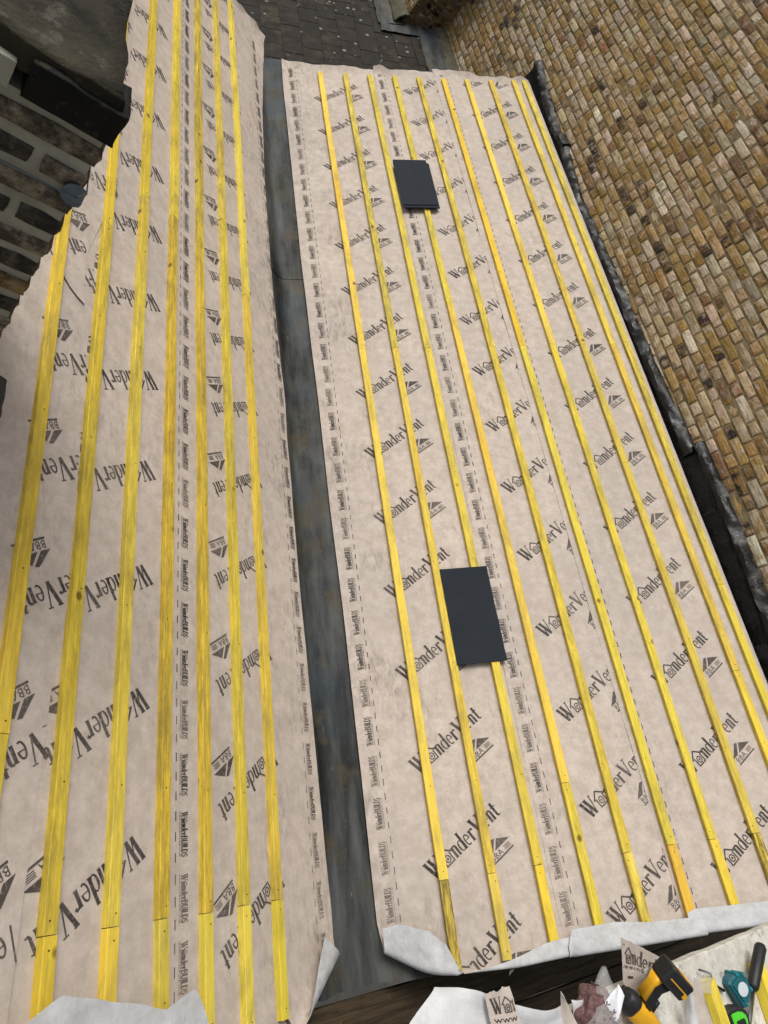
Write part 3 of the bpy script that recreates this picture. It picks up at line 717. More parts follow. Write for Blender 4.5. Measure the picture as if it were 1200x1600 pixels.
PAL = [((0.43,0.335,0.215),24),((0.37,0.265,0.140),22),((0.31,0.205,0.075),16),((0.45,0.370,0.280),15),((0.25,0.155,0.055),9),((0.32,0.27,0.19),6),((0.16,0.095,0.05),5),((0.55,0.48,0.385),7),((0.05,0.033,0.025),4),((0.25,0.13,0.065),3)]
def brick_col(rng):
    tot = sum(w for _, w in PAL); q = rng.uniform(0, tot)
    for c, w in PAL:
        q -= w
        if q <= 0: break
    k = rng.uniform(0.80, 1.28)
    return tuple(min(1, x*k*rng.uniform(0.94, 1.06)) for x in c)

# ------------------------------------------------------------------ the tall brick wall on the right
XW = 2.0
wall = empty('brick_wall', (XW, 4.0, -6.6), 'tall weathered yellow-brown stock brick wall rising along the right slope', 'wall')
def wp(x, y, z): return (x-XW, y-4.0, z+6.6)
mb = MB(); mb.box(wp(XW+0.010, -1.4, -6.6), wp(XW+0.33, 13.0, 4.25))
mb.build('mortar', M_MORTAR, parent=wall)
rw = random.Random(17); allb = []
nc = 54
for c in range(nc):
    z = 0.16+0.075*c+0.0375; off = (0.16875 if c % 2 else 0.0)+rw.uniform(-0.03, 0.03)
    y = -1.4+off-0.17; st = True; zj = rw.uniform(-0.002, 0.002)
    while y < 12.9:
        L = 0.225 if st else 0.1125
        if rw.random() < 0.05: st2 = not st
        else: st2 = st
        yc = y+L/2
        if yc > -1.29: allb.append((yc, z+zj+rw.uniform(-0.0025, 0.0025), st))
        y += L+rw.uniform(-0.004, 0.004); st = not st
vis = []
for i, (yc, z, st) in enumerate(allb):
    q = project((XW, yc, z))
    if q and -5 < q[0] < 1205 and -5 < q[1] < 1605 and (z > 1.22 if yc < 6.3 else z > 0.25):
        vis.append((q[2], i))
vis.sort(); chosen = {i for _, i in vis[:300]}
mbw = MB(); base = Matrix(((0, 1, 0), (-1, 0, 0), (0, 0, 1)))   # local x -> -y, local y -> +x
RB = Matrix.Rotation(-math.pi/2, 4, 'Z')
for i, (yc, z, st) in enumerate(allb):
    col = brick_col(rw); lib = STRET if st else HEAD; me, bmb = lib[rw.randrange(len(lib))]
    dx = rw.uniform(-0.004, 0.004)+(0.006 if rw.random() < 0.06 else 0); sc = (rw.uniform(0.97, 1.01), 1.0, rw.uniform(0.95, 1.02)); tilt = rw.uniform(-0.012, 0.012)
    Mx = Matrix.Translation(wp(XW+dx, yc, z)) @ RB @ Matrix.Rotation(tilt, 4, 'Y') @ Matrix.Diagonal((*sc, 1))
    if i in chosen:
        o = bpy.data.objects.new('brick', me); COL.objects.link(o); o.parent = wall
        o.matrix_local = Mx; o.color = (*col, 1)
    else:
        mbw.add([Mx @ Vector(v) for v in bmb.v], bmb.f, col=col)
o = mbw.build('brick_courses', M_BRICKV, parent=wall); tag(o, kind='stuff')

# black polythene stuffed along the foot of the wall
def poly_strip(y0, y1, tab, label, seed):
    mb = MB(); n = int((y1-y0)/0.018); vs = []
    sec = [(2.004, 0.0), (1.988, 0.008), (1.962, -0.006), (1.942, -0.032), (1.940, -0.058), (1.962, -0.080), (1.986, -0.105), (1.990, -0.25), (1.990, -0.60)]  # lower points: added black skirt that stands in for the gap's shade
    amp = [0, 1, 1.2, 1.2, 1, 0.7, 0.1, 0, 0]
    for j in range(n+1):
        Y = y0+(y1-y0)*j/n; zt = interp(tab, Y)
        for i, (x, dz) in enumerate(sec):
            a = amp[i]
            cr = 0.020*n3(Y*5, i*0.45, seed)+0.016*n3(Y*13, i*0.8, seed+3)+0.008*abs(n3(Y*34, i*1.3, seed+5))
            vs.append((x+a*cr, Y+0.01*n3(Y*9, i, seed+8), zt+dz+a*0.014*n3(Y*8, i*0.7, seed+6)+(0.012*n3(Y*22, seed) if i == 0 else 0)))
    k = len(sec)
    mb.add(vs, [(j*k+i, (j+1)*k+i, (j+1)*k+i+1, j*k+i+1) for j in range(n) for i in range(k-1)])
    o = mb.build('polythene_sheet', M_POLY, smooth=True)
    solid(o, 0.0015, 0)
    tag(o, label, 'plastic sheet', 'black polythene along the wall')
poly_strip(5.02, 6.40, [(5.0,1.30),(5.3,1.26),(5.8,1.29),(6.4,1.35)], 'far piece of crumpled black polythene between the wall and the topmost batten, with a black skirt added as gap shade', 1)
poly_strip(1.42, 5.10, [(1.4,1.29),(2.4,1.26),(3.4,1.245),(4.3,1.21),(5.1,1.28)], 'long middle piece of crumpled black polythene along the foot of the brick wall, with a black skirt added as gap shade', 5)
poly_strip(-1.35, 1.47, [(-1.3,1.33),(0.27,1.355),(0.9,1.37),(1.47,1.37)], 'near piece of crumpled black polythene along the foot of the brick wall, with a black skirt added as gap shade', 9)

# ------------------------------------------------------------------ the lower slate roof beyond, its flashing and chimney
FA = math.radians(30); FX, FZ = 1.95, 0.33
def PF(d, Y, h=0): return Vector((FX-d*math.cos(FA)-h*math.sin(FA), Y, FZ-d*math.sin(FA)+h*math.cos(FA)))
sroof = empty('slate_roof', PF(1.5, 8), 'lichen-spotted old dark slate roof beyond the far end of the membrane', 'roof')
def loc(p): return Vector(p)-sroof.location
mb = MB(); p = [PF(d, y, h) for h in (-0.12, -0.02) for d, y in ((0, 6.35), (3.6, 6.35), (3.6, 13), (0, 13))]
mb.add([loc(q) for q in p], [(0,1,2,3),(7,6,5,4),(0,4,5,1),(1,5,6,2),(2,6,7,3),(3,7,4,0)]); mb.build('sarking', M_DECK, parent=sroof)
def old_slate(seed):
    r = random.Random(seed); mb = MB(); w, l, th = 0.292, 0.42, 0.007; e = []
    for i in range(7): e.append((-w/2+w*i/6+r.uniform(-0.004, 0.004), -l+r.uniform(-0.004, 0.004)))
    e += [(w/2, -l*0.6+0), (w/2+r.uniform(-0.002, 0.002), 0), (-w/2+r.uniform(-0.002, 0.002), 0), (-w/2, -l*0.6)]
    mb.prism(e, 0, th, bevel=0.002)
    return mb.mesh('slate', M_OLDSLATE)
OS = [old_slate(300+i) for i in range(6)]
rs = random.Random(5)
# local slate: +y points up the slope (towards the wall), x along Y
ux = Vector((0, -1, 0)); uy = Vector((math.cos(FA), 0, math.sin(FA))); uz = Vector((-math.sin(FA), 0, math.cos(FA)))
BF = Matrix((( ux.x, uy.x, uz.x), (ux.y, uy.y, uz.y), (ux.z, uy.z, uz.z))).to_4x4()
for c in range(14):
    d = 0.20+0.235*c
    y = 6.40+(0.15 if c % 2 else 0.0)
    while y < 12.6:
        o = bpy.data.objects.new('slate', OS[rs.randrange(6)]); COL.objects.link(o); o.parent = sroof
        tilt = -0.017+rs.uniform(-0.004, 0.004)
        o.matrix_local = Matrix.Translation(loc(PF(d-0.235+0.02+rs.uniform(-0.004, 0.004), y+0.15, 0.004))) @ BF @ Matrix.Rotation(rs.uniform(-0.012, 0.012), 4, 'Z') @ Matrix.Rotation(tilt*1.7, 4, 'X')
        y += 0.30
# far chimney standing against the wall
chf = empty('brick_chimney', (1.75, 9.1, 0.2), 'dark brick chimney breast standing against the wall beyond the slate roof', 'chimney')
def cf(p): return Vector(p)-chf.location
mb = MB(); mb.box(cf((1.515, 8.515, -0.4)), cf((2.0, 9.65, 2.6))); mb.build('mortar', M_MORTAR, parent=chf)
rf = random.Random(23)
for c in range(36):
    z = -0.05+0.075*c
    y = 8.5+(0 if c % 2 else -0.11); st = c % 2
    x = 1.5 - (0.06 if c % 2 else 0.0); 
    for (axis, a0, a1) in (('front', 1.5, 2.0), ('side', 8.5, 9.66)):
        a = a0; stb = (c % 2 == 0) if axis == 'front' else (c % 2 == 1)
        while a < a1-0.05:
            L = min(0.225 if stb else 0.1125, a1-a); me, _ = (STRET if stb else HEAD)[rf.randrange(8)]
            k = (L-0.012)/(0.213 if stb else 0.101)
            if axis == 'front': Mx = Matrix.Translation(cf((a+L/2, 8.505, z)))
            else: Mx = Matrix.Translation(cf((1.505, a+L/2, z))) @ RB
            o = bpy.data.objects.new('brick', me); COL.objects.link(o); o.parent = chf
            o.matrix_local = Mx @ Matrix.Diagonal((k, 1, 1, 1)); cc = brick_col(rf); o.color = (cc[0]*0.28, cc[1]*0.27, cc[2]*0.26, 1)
            a += L; stb = not stb
# lead flashing dressed round the foot of the chimney and along the wall
def flash_patch(mb, d0, d1, y0, y1, h0, h1, seed, bumps=0.02):
    nx, ny = max(2, int(abs(d1-d0)/0.04)), max(3, int((y1-y0)/0.05)); vs = []
    for j in range(ny+1):
        for i in range(nx+1):
            d = d0+(d1-d0)*i/nx; y = y0+(y1-y0)*j/ny; h = h0+(h1-h0)*i/nx
            if i == nx: d += 0.012*n3(y*6, seed)
            vs.append(PF(d, y, h+bumps*n3(d*14, y*9, seed)))
    mb.add(vs, [(j*(nx+1)+i, j*(nx+1)+i+1, (j+1)*(nx+1)+i+1, (j+1)*(nx+1)+i) for j in range(ny) for i in range(nx)])
fl = MB(); flash_patch(fl, 0.03, 0.30, 6.30, 8.42, 0.07, 0.035, 1)
fl2 = MB(); flash_patch(fl2, 0.24, 0.78, 8.24, 8.52, 0.04, 0.04, 2, 0.014)
fl3 = MB(); flash_patch(fl3, 0.48, 0.80, 8.42, 12.0, 0.06, 0.035, 3)
for f_, lab in ((fl, 'crumpled blue-grey lead flashing strip between old slates and brick wall'), (fl2, 'short lead apron across the front of the far chimney'), (fl3, 'lead flashing strip running up beside the far chimney')):
    o = f_.build('lead_flashing', M_LEAD, smooth=True); solid(o, 0.003)
    tag(o, lab, 'flashing', 'lead flashing beyond the roof')
mb = MB(); n = 70; vs = []
for j in range(n+1):
    y = 6.30+(8.46-6.30)*j/n
    for x, z in ((1.845, 0.33), (1.885, 0.375), (1.965, 0.43), (2.004, 0.44)):
        vs.append((x+0.008*n3(y*7, x*9, 2), y, z+0.010*n3(y*8, x*9)))
mb.add(vs, [(j*4+i, j*4+i+1, (j+1)*4+i+1, (j+1)*4+i) for j in range(n) for i in range(3)])
o = mb.build('cement_fillet', M_CEMENT, smooth=True); solid(o, 0.02, -1)
tag(o, 'mossy cement fillet between the lead flashing and the foot of the wall', 'fillet')
mb = MB(); n = 40; vs = []
for j in range(n+1):
    y = 8.46+(12.0-8.46)*j/n
    for x, z in ((1.40, 0.10), (1.42, 0.17), (1.47, 0.235), (1.508, 0.25)):
        vs.append((x+0.008*n3(y*7, x*9, 6), y, z+0.010*n3(y*8, x*9, 4)))
mb.add(vs, [(j*4+i, j*4+i+1, (j+1)*4+i+1, (j+1)*4+i) for j in range(n) for i in range(3)])
o = mb.build('cement_fillet', M_CEMENT, smooth=True); solid(o, 0.02, -1)
tag(o, 'mossy cement fillet along the side of the far chimney', 'fillet')

# ------------------------------------------------------------------ near chimney, upper left
CX, CY, CZ = -2.479, 0.430, 1.706      # right front corner and top of the brickwork
chn = empty('brick_chimney', (CX-0.35, CY+0.3, 0.4), 'sooty brick chimney with pale repointed joints in the upper left corner', 'chimney')
def cn(p): return Vector(p)-chn.location
mb = MB(); nzz = 60
mb.box(cn((CX-0.95, CY+0.010, -0.2)), cn((CX-0.010, CY+0.70, CZ))); mb.build('mortar', M_REPOINT, parent=chn)
rc = random.Random(31)
SOOT_S = [brick_mesh(0.205, 0.049, 0.07, 400+i, M_SOOTY, 0.0045) for i in range(6)]; SOOT_H = [brick_mesh(0.090, 0.049, 0.07, 420+i, M_SOOTY, 0.0045) for i in range(5)]
SP = [(0.24,0.20,0.14),(0.32,0.265,0.19),(0.14,0.115,0.085),(0.28,0.19,0.09),(0.36,0.30,0.23),(0.10,0.085,0.07)]
for c in range(20):
    z = CZ-0.052-0.075*c
    for axis, total in (('front', 0.95), ('side', 0.70)):
        a = 0.0; stb = (c % 2 == 0) if axis == 'front' else (c % 2 == 1)
        while a < total-0.06:
            L = 0.225 if stb else 0.1125
            lib = SOOT_S if stb else SOOT_H; me, _ = lib[rc.randrange(len(lib))]
            pr = rc.uniform(-0.003, 0.003)
            if axis == 'front': Mx = Matrix.Translation(cn((CX-a-L/2+0.005, CY+pr, z+rc.uniform(-0.003, 0.003))))
            else: Mx = Matrix.Translation(cn((CX+0.002-pr*0.5, CY+a+L/2, z))) @ Matrix.Rotation(math.pi/2, 4, 'Z')
            o = bpy.data.objects.new('brick', me); COL.objects.link(o); o.parent = chn
            o.matrix_local = Mx @ Matrix.Rotation(rc.uniform(-0.015, 0.015), 4, 'Y'); cc = SP[rc.randrange(len(SP))]; o.color = (*cc, 1)
            a += L; stb = not stb
# tarred coping block and the lumpy flaunching over it
def lumpy(x0, x1, y0, y1, z0, z1, seed, amp, nx=24, ny=20, nz=5):
    """a box with noisy sides and top"""
    bm = bmesh.new(); bmesh.ops.create_cube(bm, size=1.0)
    bmesh.ops.subdivide_edges(bm, edges=bm.edges[:], cuts=14, use_grid_fill=True)
    for v in bm.verts:
        p = Vector((x0+(v.co.x+0.5)*(x1-x0), y0+(v.co.y+0.5)*(y1-y0), z0+(v.co.z+0.5)*(z1-z0)))
        d = Vector((n3(p.x*11, p.y*11, p.z*11+seed), n3(p.x*11+9, p.y*11, p.z*11+seed), n3(p.x*11, p.y*11+7, p.z*11+seed)))
        d += 0.5*Vector((n3(p.x*30, p.y*30, p.z*30+seed), n3(p.x*30+9, p.y*30, p.z*30+seed), n3(p.x*30, p.y*30+7, p.z*30+seed)))
        k = 0.25 if v.co.z < -0.49 else 1.0
        v.co = p+d*amp*k
    return bm
def bm_obj(bm, name, mat, parent, off, smooth=True):
    for v in bm.verts: v.co = v.co-off
    me = bpy.data.meshes.new(name); bm.to_mesh(me); bm.free(); me.materials.append(mat)
    if smooth: me.polygons.foreach_set('use_smooth', [True]*len(me.polygons))
    o = bpy.data.objects.new(name, me); COL.objects.link(o); o.parent = parent
    return o
bm_obj(lumpy(CX-0.178, CX+0.006, CY-0.012, CY+0.10, CZ+0.004, CZ+0.082, 3, 0.005), 'coping_block', M_TAR, chn, chn.location)
bm_obj(lumpy(CX-0.30, CX-0.200, CY-0.014, CY+0.06, CZ+0.004, CZ+0.062, 9, 0.004), 'mortar_block', M_REPOINT, chn, chn.location)
bm_obj(lumpy(CX-0.96, CX-0.315, CY-0.006, CY+0.10, CZ+0.004, CZ+0.078, 19, 0.006), 'coping_block', M_TAR, chn, chn.location)
bm_obj(lumpy(CX-0.97, CX-0.011, CY+0.012, CY+0.74, CZ+0.045, CZ+0.098, 13, 0.018), 'flaunching', M_FLAUNCH, chn, chn.location)
# lashing wire with its corner plate
wire = empty('lashing_wire', (CX-0.4, CY-0.02, CZ-0.235), 'thin galvanised lashing wire with a round corner plate on the sooty chimney', 'wire')
mb = MB(); zc = CZ-0.152
pts = [(CX-0.95+0.10*i, CY-0.012-0.002*n3(i*1.3), zc-0.036*(1-i/9)+0.003*n3(i*0.7, 4)) for i in range(9)]+[(CX-0.06, CY-0.018, zc), (CX-0.01, CY-0.016, zc-0.002), (CX+0.012, CY+0.02, zc-0.004)]+[(CX+0.012, CY+0.1+0.1*i, zc-0.004) for i in range(6)]
mb.tube([Vector(p)-wire.location for p in pts], 0.0018, 6); mb.build('strand', M_GALV, parent=wire, smooth=True)
mb = MB(); n = 20; vs = [Vector((CX-0.014, CY-0.0135, zc))]
for i in range(n+1):
    a = 2*math.pi*i/n; x = CX-0.014+0.030*math.cos(a); z = zc+0.030*math.sin(a); y = CY-0.011
    if x > CX+0.006: y += (x-CX-0.006); x = CX+0.006+0.001
    vs.append(Vector((x, y, z)))
mb.add([v-wire.location for v in vs], [(0, i, i+1) for i in range(1, n+1)]); o = mb.build('corner_plate', M_GALV, parent=wire)
solid(o, 0.003)
# crumpled lead at the chimney's foot
bm = bmesh.new(); bmesh.ops.create_grid(bm, x_segments=14, y_segments=14, size=0.5)
for v in bm.verts:
    s = 1.595+v.co.x*0.12; Y = 0.60+v.co.y*0.16
    v.co = PL(s, Y, 0.006+0.03*abs(n3(s*9, Y*9, 2))+0.012*n3(s*20, Y*20, 5))
o = bm_obj(bm, 'lead_scrap', M_LEAD, None, Vector((0, 0, 0))); solid(o, 0.003)
tag(o, 'crumpled scrap of blue-grey lead at the left edge below the chimney', 'lead')

# ------------------------------------------------------------------ scaffold boards in front of the eaves
rbz = random.Random(2)
blab = ['brown scaffold board tight against the front end of the roof', 'second brown scaffold board out from the roof end', 'third brown scaffold board out from the roof end', 'fourth brown scaffold board out from the roof end', 'outermost brown scaffold board in front of the roof']
for i in range(5):
    y1 = -1.468-0.232*i; mb = MB(); n = 26; x0, x1 = -3.2, 3.9; vs = []
    for j in range(n+1):
        x = x0+(x1-x0)*j/n
        dz = 0.004*n3(x*0.7, i*3.1)
        for y, z in ((y1-0.225, -0.038), (y1-0.225, -0.004), (y1-0.221, 0), (y1-0.004, 0), (y1, -0.004), (y1, -0.038)):
            vs.append((x, y+0.003*n3(x*1.5, i, 4), -0.275+z+dz+0.002*n3(x*3, y*9)))
    fs = [(j*6+k, (j+1)*6+k, (j+1)*6+(k+1) % 6, j*6+(k+1) % 6) for j in range(n) for k in range(6)]+[tuple(range(6)), tuple(n*6+k for k in range(5, -1, -1))]
    mb.add(vs, fs); o = mb.build('scaffold_board', M_BOARD)
    tag(o, blab[i], 'board', 'brown scaffold boards')

# ------------------------------------------------------------------ trestle board with tools, lower right
BZ = 1.50; BY = -1.322
mb = MB(); bm = bmesh.new(); bmesh.ops.create_grid(bm, x_segments=60, y_segments=16, size=0.5)
tb = empty('trestle', (-0.6, -1.6, -0.275), 'trestle with a plaster-dusted board carrying the tools', 'trestle')
def tl(p): return Vector(p)-tb.location
mb = MB(); nx = 40; vs = []
x0, x1 = -1.75, 0.55; 
secs = [(BY-0.48, BZ-0.036), (BY-0.48, BZ-0.003), (BY-0.477, BZ)]+[(BY-0.477+0.474*i/8, BZ) for i in range(1, 8)]+[(BY-0.003, BZ), (BY, BZ-0.003), (BY, BZ-0.036)]
for j in range(nx+1):
    x = x0+(x1-x0)*j/nx
    for y, z in secs: vs.append(tl((x, y+0.006*n3(x*9, y*2, 1), z+0.0022*n3(x*14, y*14)-0.002)))
k = len(secs)
mb.add(vs, [(j*k+i, (j+1)*k+i, (j+1)*k+(i+1) % k, j*k+(i+1) % k) for j in range(nx) for i in range(k)]+[tuple(range(k)), tuple(nx*k+i for i in range(k-1, -1, -1))])
mb.build('board', M_DUSTY, parent=tb)
for x in (-1.45, 0.35):
    for y in (BY-0.30, BY-0.44):
        mb = MB(); mb.tube([tl((x, y, BZ-0.04)), tl((x, y-0.20, -0.272))], 0.022, 8); mb.build('leg', M_STEEL, parent=tb)

SHEETS = {   # corners: near left, near right, far right, far left
    'grey': [(-1.751, -1.259, 1.5), (-1.533, -1.303, 1.52), (-1.513, -1.254, 1.52), (-1.65, -1.209, 1.49)],
    'scrapW': [(-1.55, -1.299, 1.535), (-1.496, -1.306, 1.565), (-1.517, -1.23, 1.57), (-1.567, -1.235, 1.545)],
    'roll': [(-1.464, -1.318, 1.51), (-1.311, -1.347, 1.53), (-1.33, -1.298, 1.545), (-1.472, -1.269, 1.53)],
    'strip': [(-1.325, -1.346, 1.53), (-1.284, -1.354, 1.55), (-1.326, -1.294, 1.56), (-1.34, -1.272, 1.56)],
    'under': [(-1.248, -1.363, 1.51), (-1.147, -1.375, 1.51), (-1.182, -1.305, 1.53), (-1.269, -1.3, 1.53)],
    'upright': [(-1.031, -1.345, 1.515), (-0.941, -1.358, 1.54), (-0.923, -1.277, 1.58), (-1.053, -1.212, 1.56)],
    'flap': [(-0.954, -1.359, 1.545), (-0.942, -1.353, 1.56), (-0.926, -1.277, 1.585), (-1.012, -1.287, 1.575)],
    'curlp': [(-0.764, -1.463, 1.53), (-0.688, -1.476, 1.54), (-0.727, -1.358, 1.56), (-0.754, -1.348, 1.56)],
    'curlw': [(-0.794, -1.457, 1.52), (-0.772, -1.461, 1.545), (-0.793, -1.366, 1.565), (-0.798, -1.37, 1.55)],
    'film': [(-0.689, -1.388, 1.515), (-0.589, -1.412, 1.52), (-0.583, -1.362, 1.53), (-0.701, -1.336, 1.53)],
    'tag': [(-1.176, -1.357, 1.57), (-1.165, -1.352, 1.575), (-1.131, -1.318, 1.58), (-1.137, -1.295, 1.575)],
    'tag2': [(-1.201, -1.318, 1.57), (-1.176, -1.357, 1.57), (-1.137, -1.295, 1.575), (-1.164, -1.302, 1.575)],
}
BIGW = layout('W@nderBUILDS', 0.245, 0.036); BIGURL = [[(u*1.55, v*1.4) for u, v in q] for q in URL]
WBIG2 = layout('W@nder', 0.088, 0.030)
def sheet_patch(name, label, key, bulge=0.0, flip=False, seed=0, mats=None, cat='offcut', rag=0.012, lettering=None, parent=None, curl=0.0):
    c = [Vector(q) for q in SHEETS[key]]; org = sum(c, Vector())/4; n = 14
    nrm = (c[1]-c[0]).cross(c[3]-c[0]).normalized()
    if nrm.z < 0: nrm = -nrm
    size = ((c[1]-c[0]).length+(c[3]-c[0]).length)/2
    def at(u, v, lift=0.0):
        p = c[0]*(1-u)*(1-v)+c[1]*u*(1-v)+c[2]*u*v+c[3]*(1-u)*v
        h = bulge*math.sin(math.pi*min(1, max(0, u)))*size+0.05*size*n3(u*1.8+seed, v*1.8, seed)+curl*size*max(0, v-0.55)**2*4
        return p+nrm*(h+lift)-org
    def edge(u, v):
        e = rag*(0.6*n3(u*5+seed*3, v*5, 1.7)+0.5*n3(u*13, v*13+seed, 4.1))
        return (u+e*(1 if u > 0.98 else -1 if u < 0.02 else 0), v+e*2.0*(1 if v > 0.98 else 0))
    mb = MB(); vs = [at(*edge(i/n, j/n)) for i in range(n+1) for j in range(n+1)]; k = n+1
    fs = [(i*k+j, (i+1)*k+j, (i+1)*k+j+1, i*k+j+1) for i in range(n) for j in range(n)]
    a, b, d = vs[fs[0][0]], vs[fs[0][1]], vs[fs[0][3]]
    if (b-a).cross(d-a).dot(nrm) < 0: fs = [f[::-1] for f in fs]
    mb.add(vs, fs, uv=[(i/n*0.2+3, j/n*0.2+3) for i in range(n+1) for j in range(n+1)])
    o = mb.build(name, mats or ([M_WHITE, M_MEMB] if flip else [M_MEMB, M_WHITE]), smooth=True)
    if parent: o.parent = parent; o.location = org-parent.location
    else: o.location = org; tag(o, label, cat)
    solid(o, 0.0012, -1, mats is None)
    if lettering:
        lm = MB(); W = ((c[1]-c[0]).length+(c[2]-c[3]).length)/2; L = ((c[3]-c[0]).length+(c[2]-c[1]).length)/2
        for polys, u0, v0 in lettering:
            for q in polys:
                p = [(u0+x/W, v0+y/L) for x, y in q]
                if any(not (0.02 < a < 0.97 and 0.02 < b < 0.97) for a, b in p): continue
                lm.add([at(a, b, 0.0012) for a, b in p], [tuple(range(len(p)))], col=(1, 1, 1))
        if lm.v: lm.build('printed_lettering', M_INK, parent=o)
    return o
sheet_patch('membrane_offcut', 'large grey-backed membrane offcut curving over the board edge at bottom centre', 'grey', 0.14, True, 1)
sheet_patch('membrane_offcut', 'white rolled membrane offcut between the lettered scrap and the nail bag', 'roll', 0.22, True, 5)
sheet_patch('membrane_offcut', 'small torn membrane scrap with cut-off black lettering beside the grey offcut', 'scrapW', 0.06, False, 3, rag=0.05, lettering=[(WBIG2, 0.12, 0.44), (BIGURL, 0.12, 0.22)])
sheet_patch('membrane_offcut', 'narrow pointed pinkish membrane strip standing left of the nail bag', 'strip', 0.08, False, 9)
sheet_patch('membrane_offcut', 'white membrane scrap half under the nail bag', 'under', 0.12, True, 10, rag=0.04)
sheet_patch('membrane_offcut', 'upright folded membrane offcut with black lettering behind the drill', 'upright', -0.12, False, 7, lettering=[(BIGW, -0.20, 0.60), (BIGURL, -0.20, 0.50), ([[(0.0, 0), (0.022, 0), (0.022, 0.005), (0, 0.005)], [(0.085, 0), (0.107, 0), (0.107, 0.005), (0.085, 0.005)]], 0.2, 0.34)])
sheet_patch('membrane_offcut', 'white folded membrane flap leaning between lettered offcut and drill battery', 'flap', 0.05, True, 8)
sheet_patch('membrane_offcut', 'pinkish curled membrane offcut right of the drill', 'curlp', 0.10, False, 12)
sheet_patch('membrane_offcut', 'white curled membrane offcut tucked against the right side of the drill', 'curlw', 0.20, True, 13)
sheet_patch('plastic_scrap', 'piece of frosted clear plastic film between the drill and the teal tape', 'film', 0.12, False, 15, mats=[M_FILM], cat='plastic')
# drill
def frame(origin, X, Zd):
    X = Vector(X).normalized(); Zd = Vector(Zd); Zd = (Zd-X*Zd.dot(X)).normalized(); Yv = Zd.cross(X)
    M = Matrix.Identity(4)
    for r in range(3): M[r][0] = X[r]; M[r][1] = Yv[r]; M[r][2] = Zd[r]; M[r][3] = origin[r]
    return M
dr = empty('cordless_drill', (-1.05, -1.37, BZ), 'yellow and black cordless drill lying among the membrane offcuts', 'drill')
MD = Matrix.Translation(-dr.location) @ frame((-1.03, -1.36, BZ+0.034), (0.75, -0.66, 0.0), (0.25, 0.45, 0.60)) @ Matrix.Diagonal((0.72, 0.72, 0.72, 1))
def rsec(w, h, r, n=4):
    o = []
    for cx, cy, a0 in ((w/2-r, h/2-r, 0), (-w/2+r, h/2-r, 90), (-w/2+r, -h/2+r, 180), (w/2-r, -h/2+r, 270)):
        for i in range(n+1):
            a = math.radians(a0+90*i/n); o.append((cx+r*math.cos(a), cy+r*math.sin(a)))
    return o
def loft(mb, secs, M):
    """secs: list of (centre Vector, axis-u, axis-v, w, h, r)"""
    vs = []; n = None
    for c, u, v, w, h, r in secs:
        p = rsec(w, h, r); n = len(p); vs += [Vector(c)+Vector(u)*a+Vector(v)*b for a, b in p]
    vs = [M @ q for q in vs]; m_ = len(secs)
    fs = [(i*n+k, i*n+(k+1) % n, (i+1)*n+(k+1) % n, (i+1)*n+k) for i in range(m_-1) for k in range(n)]+[tuple(range(n-1, -1, -1)), tuple((m_-1)*n+k for k in range(n))]
    mb.add(vs, fs)
ey, ez, ex = (0, 1, 0), (0, 0, 1), (1, 0, 0)
mb = MB(); loft(mb, [((-0.020,0,0),ey,ez,0.058,0.064,0.022),((-0.01,0,0),ey,ez,0.068,0.074,0.026),((0.06,0,0),ey,ez,0.068,0.074,0.026),((0.10,0,0),ey,ez,0.060,0.064,0.026),((0.135,0,0),ey,ez,0.052,0.054,0.024)], MD); mb.build('body', M_YELLOWPLASTIC, parent=dr, smooth=True)
mb = MB(); loft(mb, [((-0.062,0,0),ey,ez,0.044,0.050,0.020),((-0.056,0,0),ey,ez,0.060,0.066,0.024),((-0.024,0,0),ey,ez,0.072,0.078,0.027),((-0.016,0,0),ey,ez,0.070,0.076,0.027)], MD); rcap = mb.build('rear_cap', M_BLACKPLASTIC, parent=dr, smooth=True)
mb = MB()
for i in range(5): mb.box((-0.054+i*0.007, 0.024, -0.02), (-0.051+i*0.007, 0.0375, 0.02), M=MD)
mb.build('vent_slots', M_NAIL, parent=rcap)
mb = MB(); loft(mb, [((0.135,0,0),ey,ez,0.044,0.044,0.021),((0.165,0,0),ey,ez,0.044,0.044,0.021),((0.19,0,0),ey,ez,0.028,0.028,0.013)], MD); mb.build('chuck', M_BLACKPLASTIC, parent=dr, smooth=True)
mb = MB(); loft(mb, [((0.020,0,0.025),ex,ey,0.052,0.046,0.018),((0.012,0,0.06),ex,ey,0.042,0.038,0.016),((0.002,0,0.10),ex,ey,0.042,0.038,0.016),((-0.002,0,0.132),ex,ey,0.062,0.050,0.016)], MD); hd = mb.build('handle', M_BLACKPLASTIC, parent=dr, smooth=True)
mb = MB(); loft(mb, [((0.052,0,0.036),ex,ey,0.016,0.022,0.006),((0.042,0,0.075),ex,ey,0.014,0.020,0.006)], MD); mb.build('trigger', M_BLACKPLASTIC, parent=hd, smooth=True)
mb = MB(); loft(mb, [((-0.018,0,0.045),ex,ey,0.022,0.047,0.009),((-0.030,0,0.10),ex,ey,0.020,0.040,0.009),((-0.034,0,0.128),ex,ey,0.030,0.052,0.010)], MD); mb.build('handle_panel', M_YELLOWPLASTIC, parent=hd, smooth=True)
mb = MB(); loft(mb, [((0.012,0,0.130),ex,ey,0.112,0.068,0.014),((0.012,0,0.138),ex,ey,0.120,0.076,0.016),((0.012,0,0.186),ex,ey,0.122,0.078,0.014),((0.012,0,0.192),ex,ey,0.114,0.070,0.012)], MD); bt = mb.build('battery', M_BLACKPLASTIC, parent=dr, smooth=False)
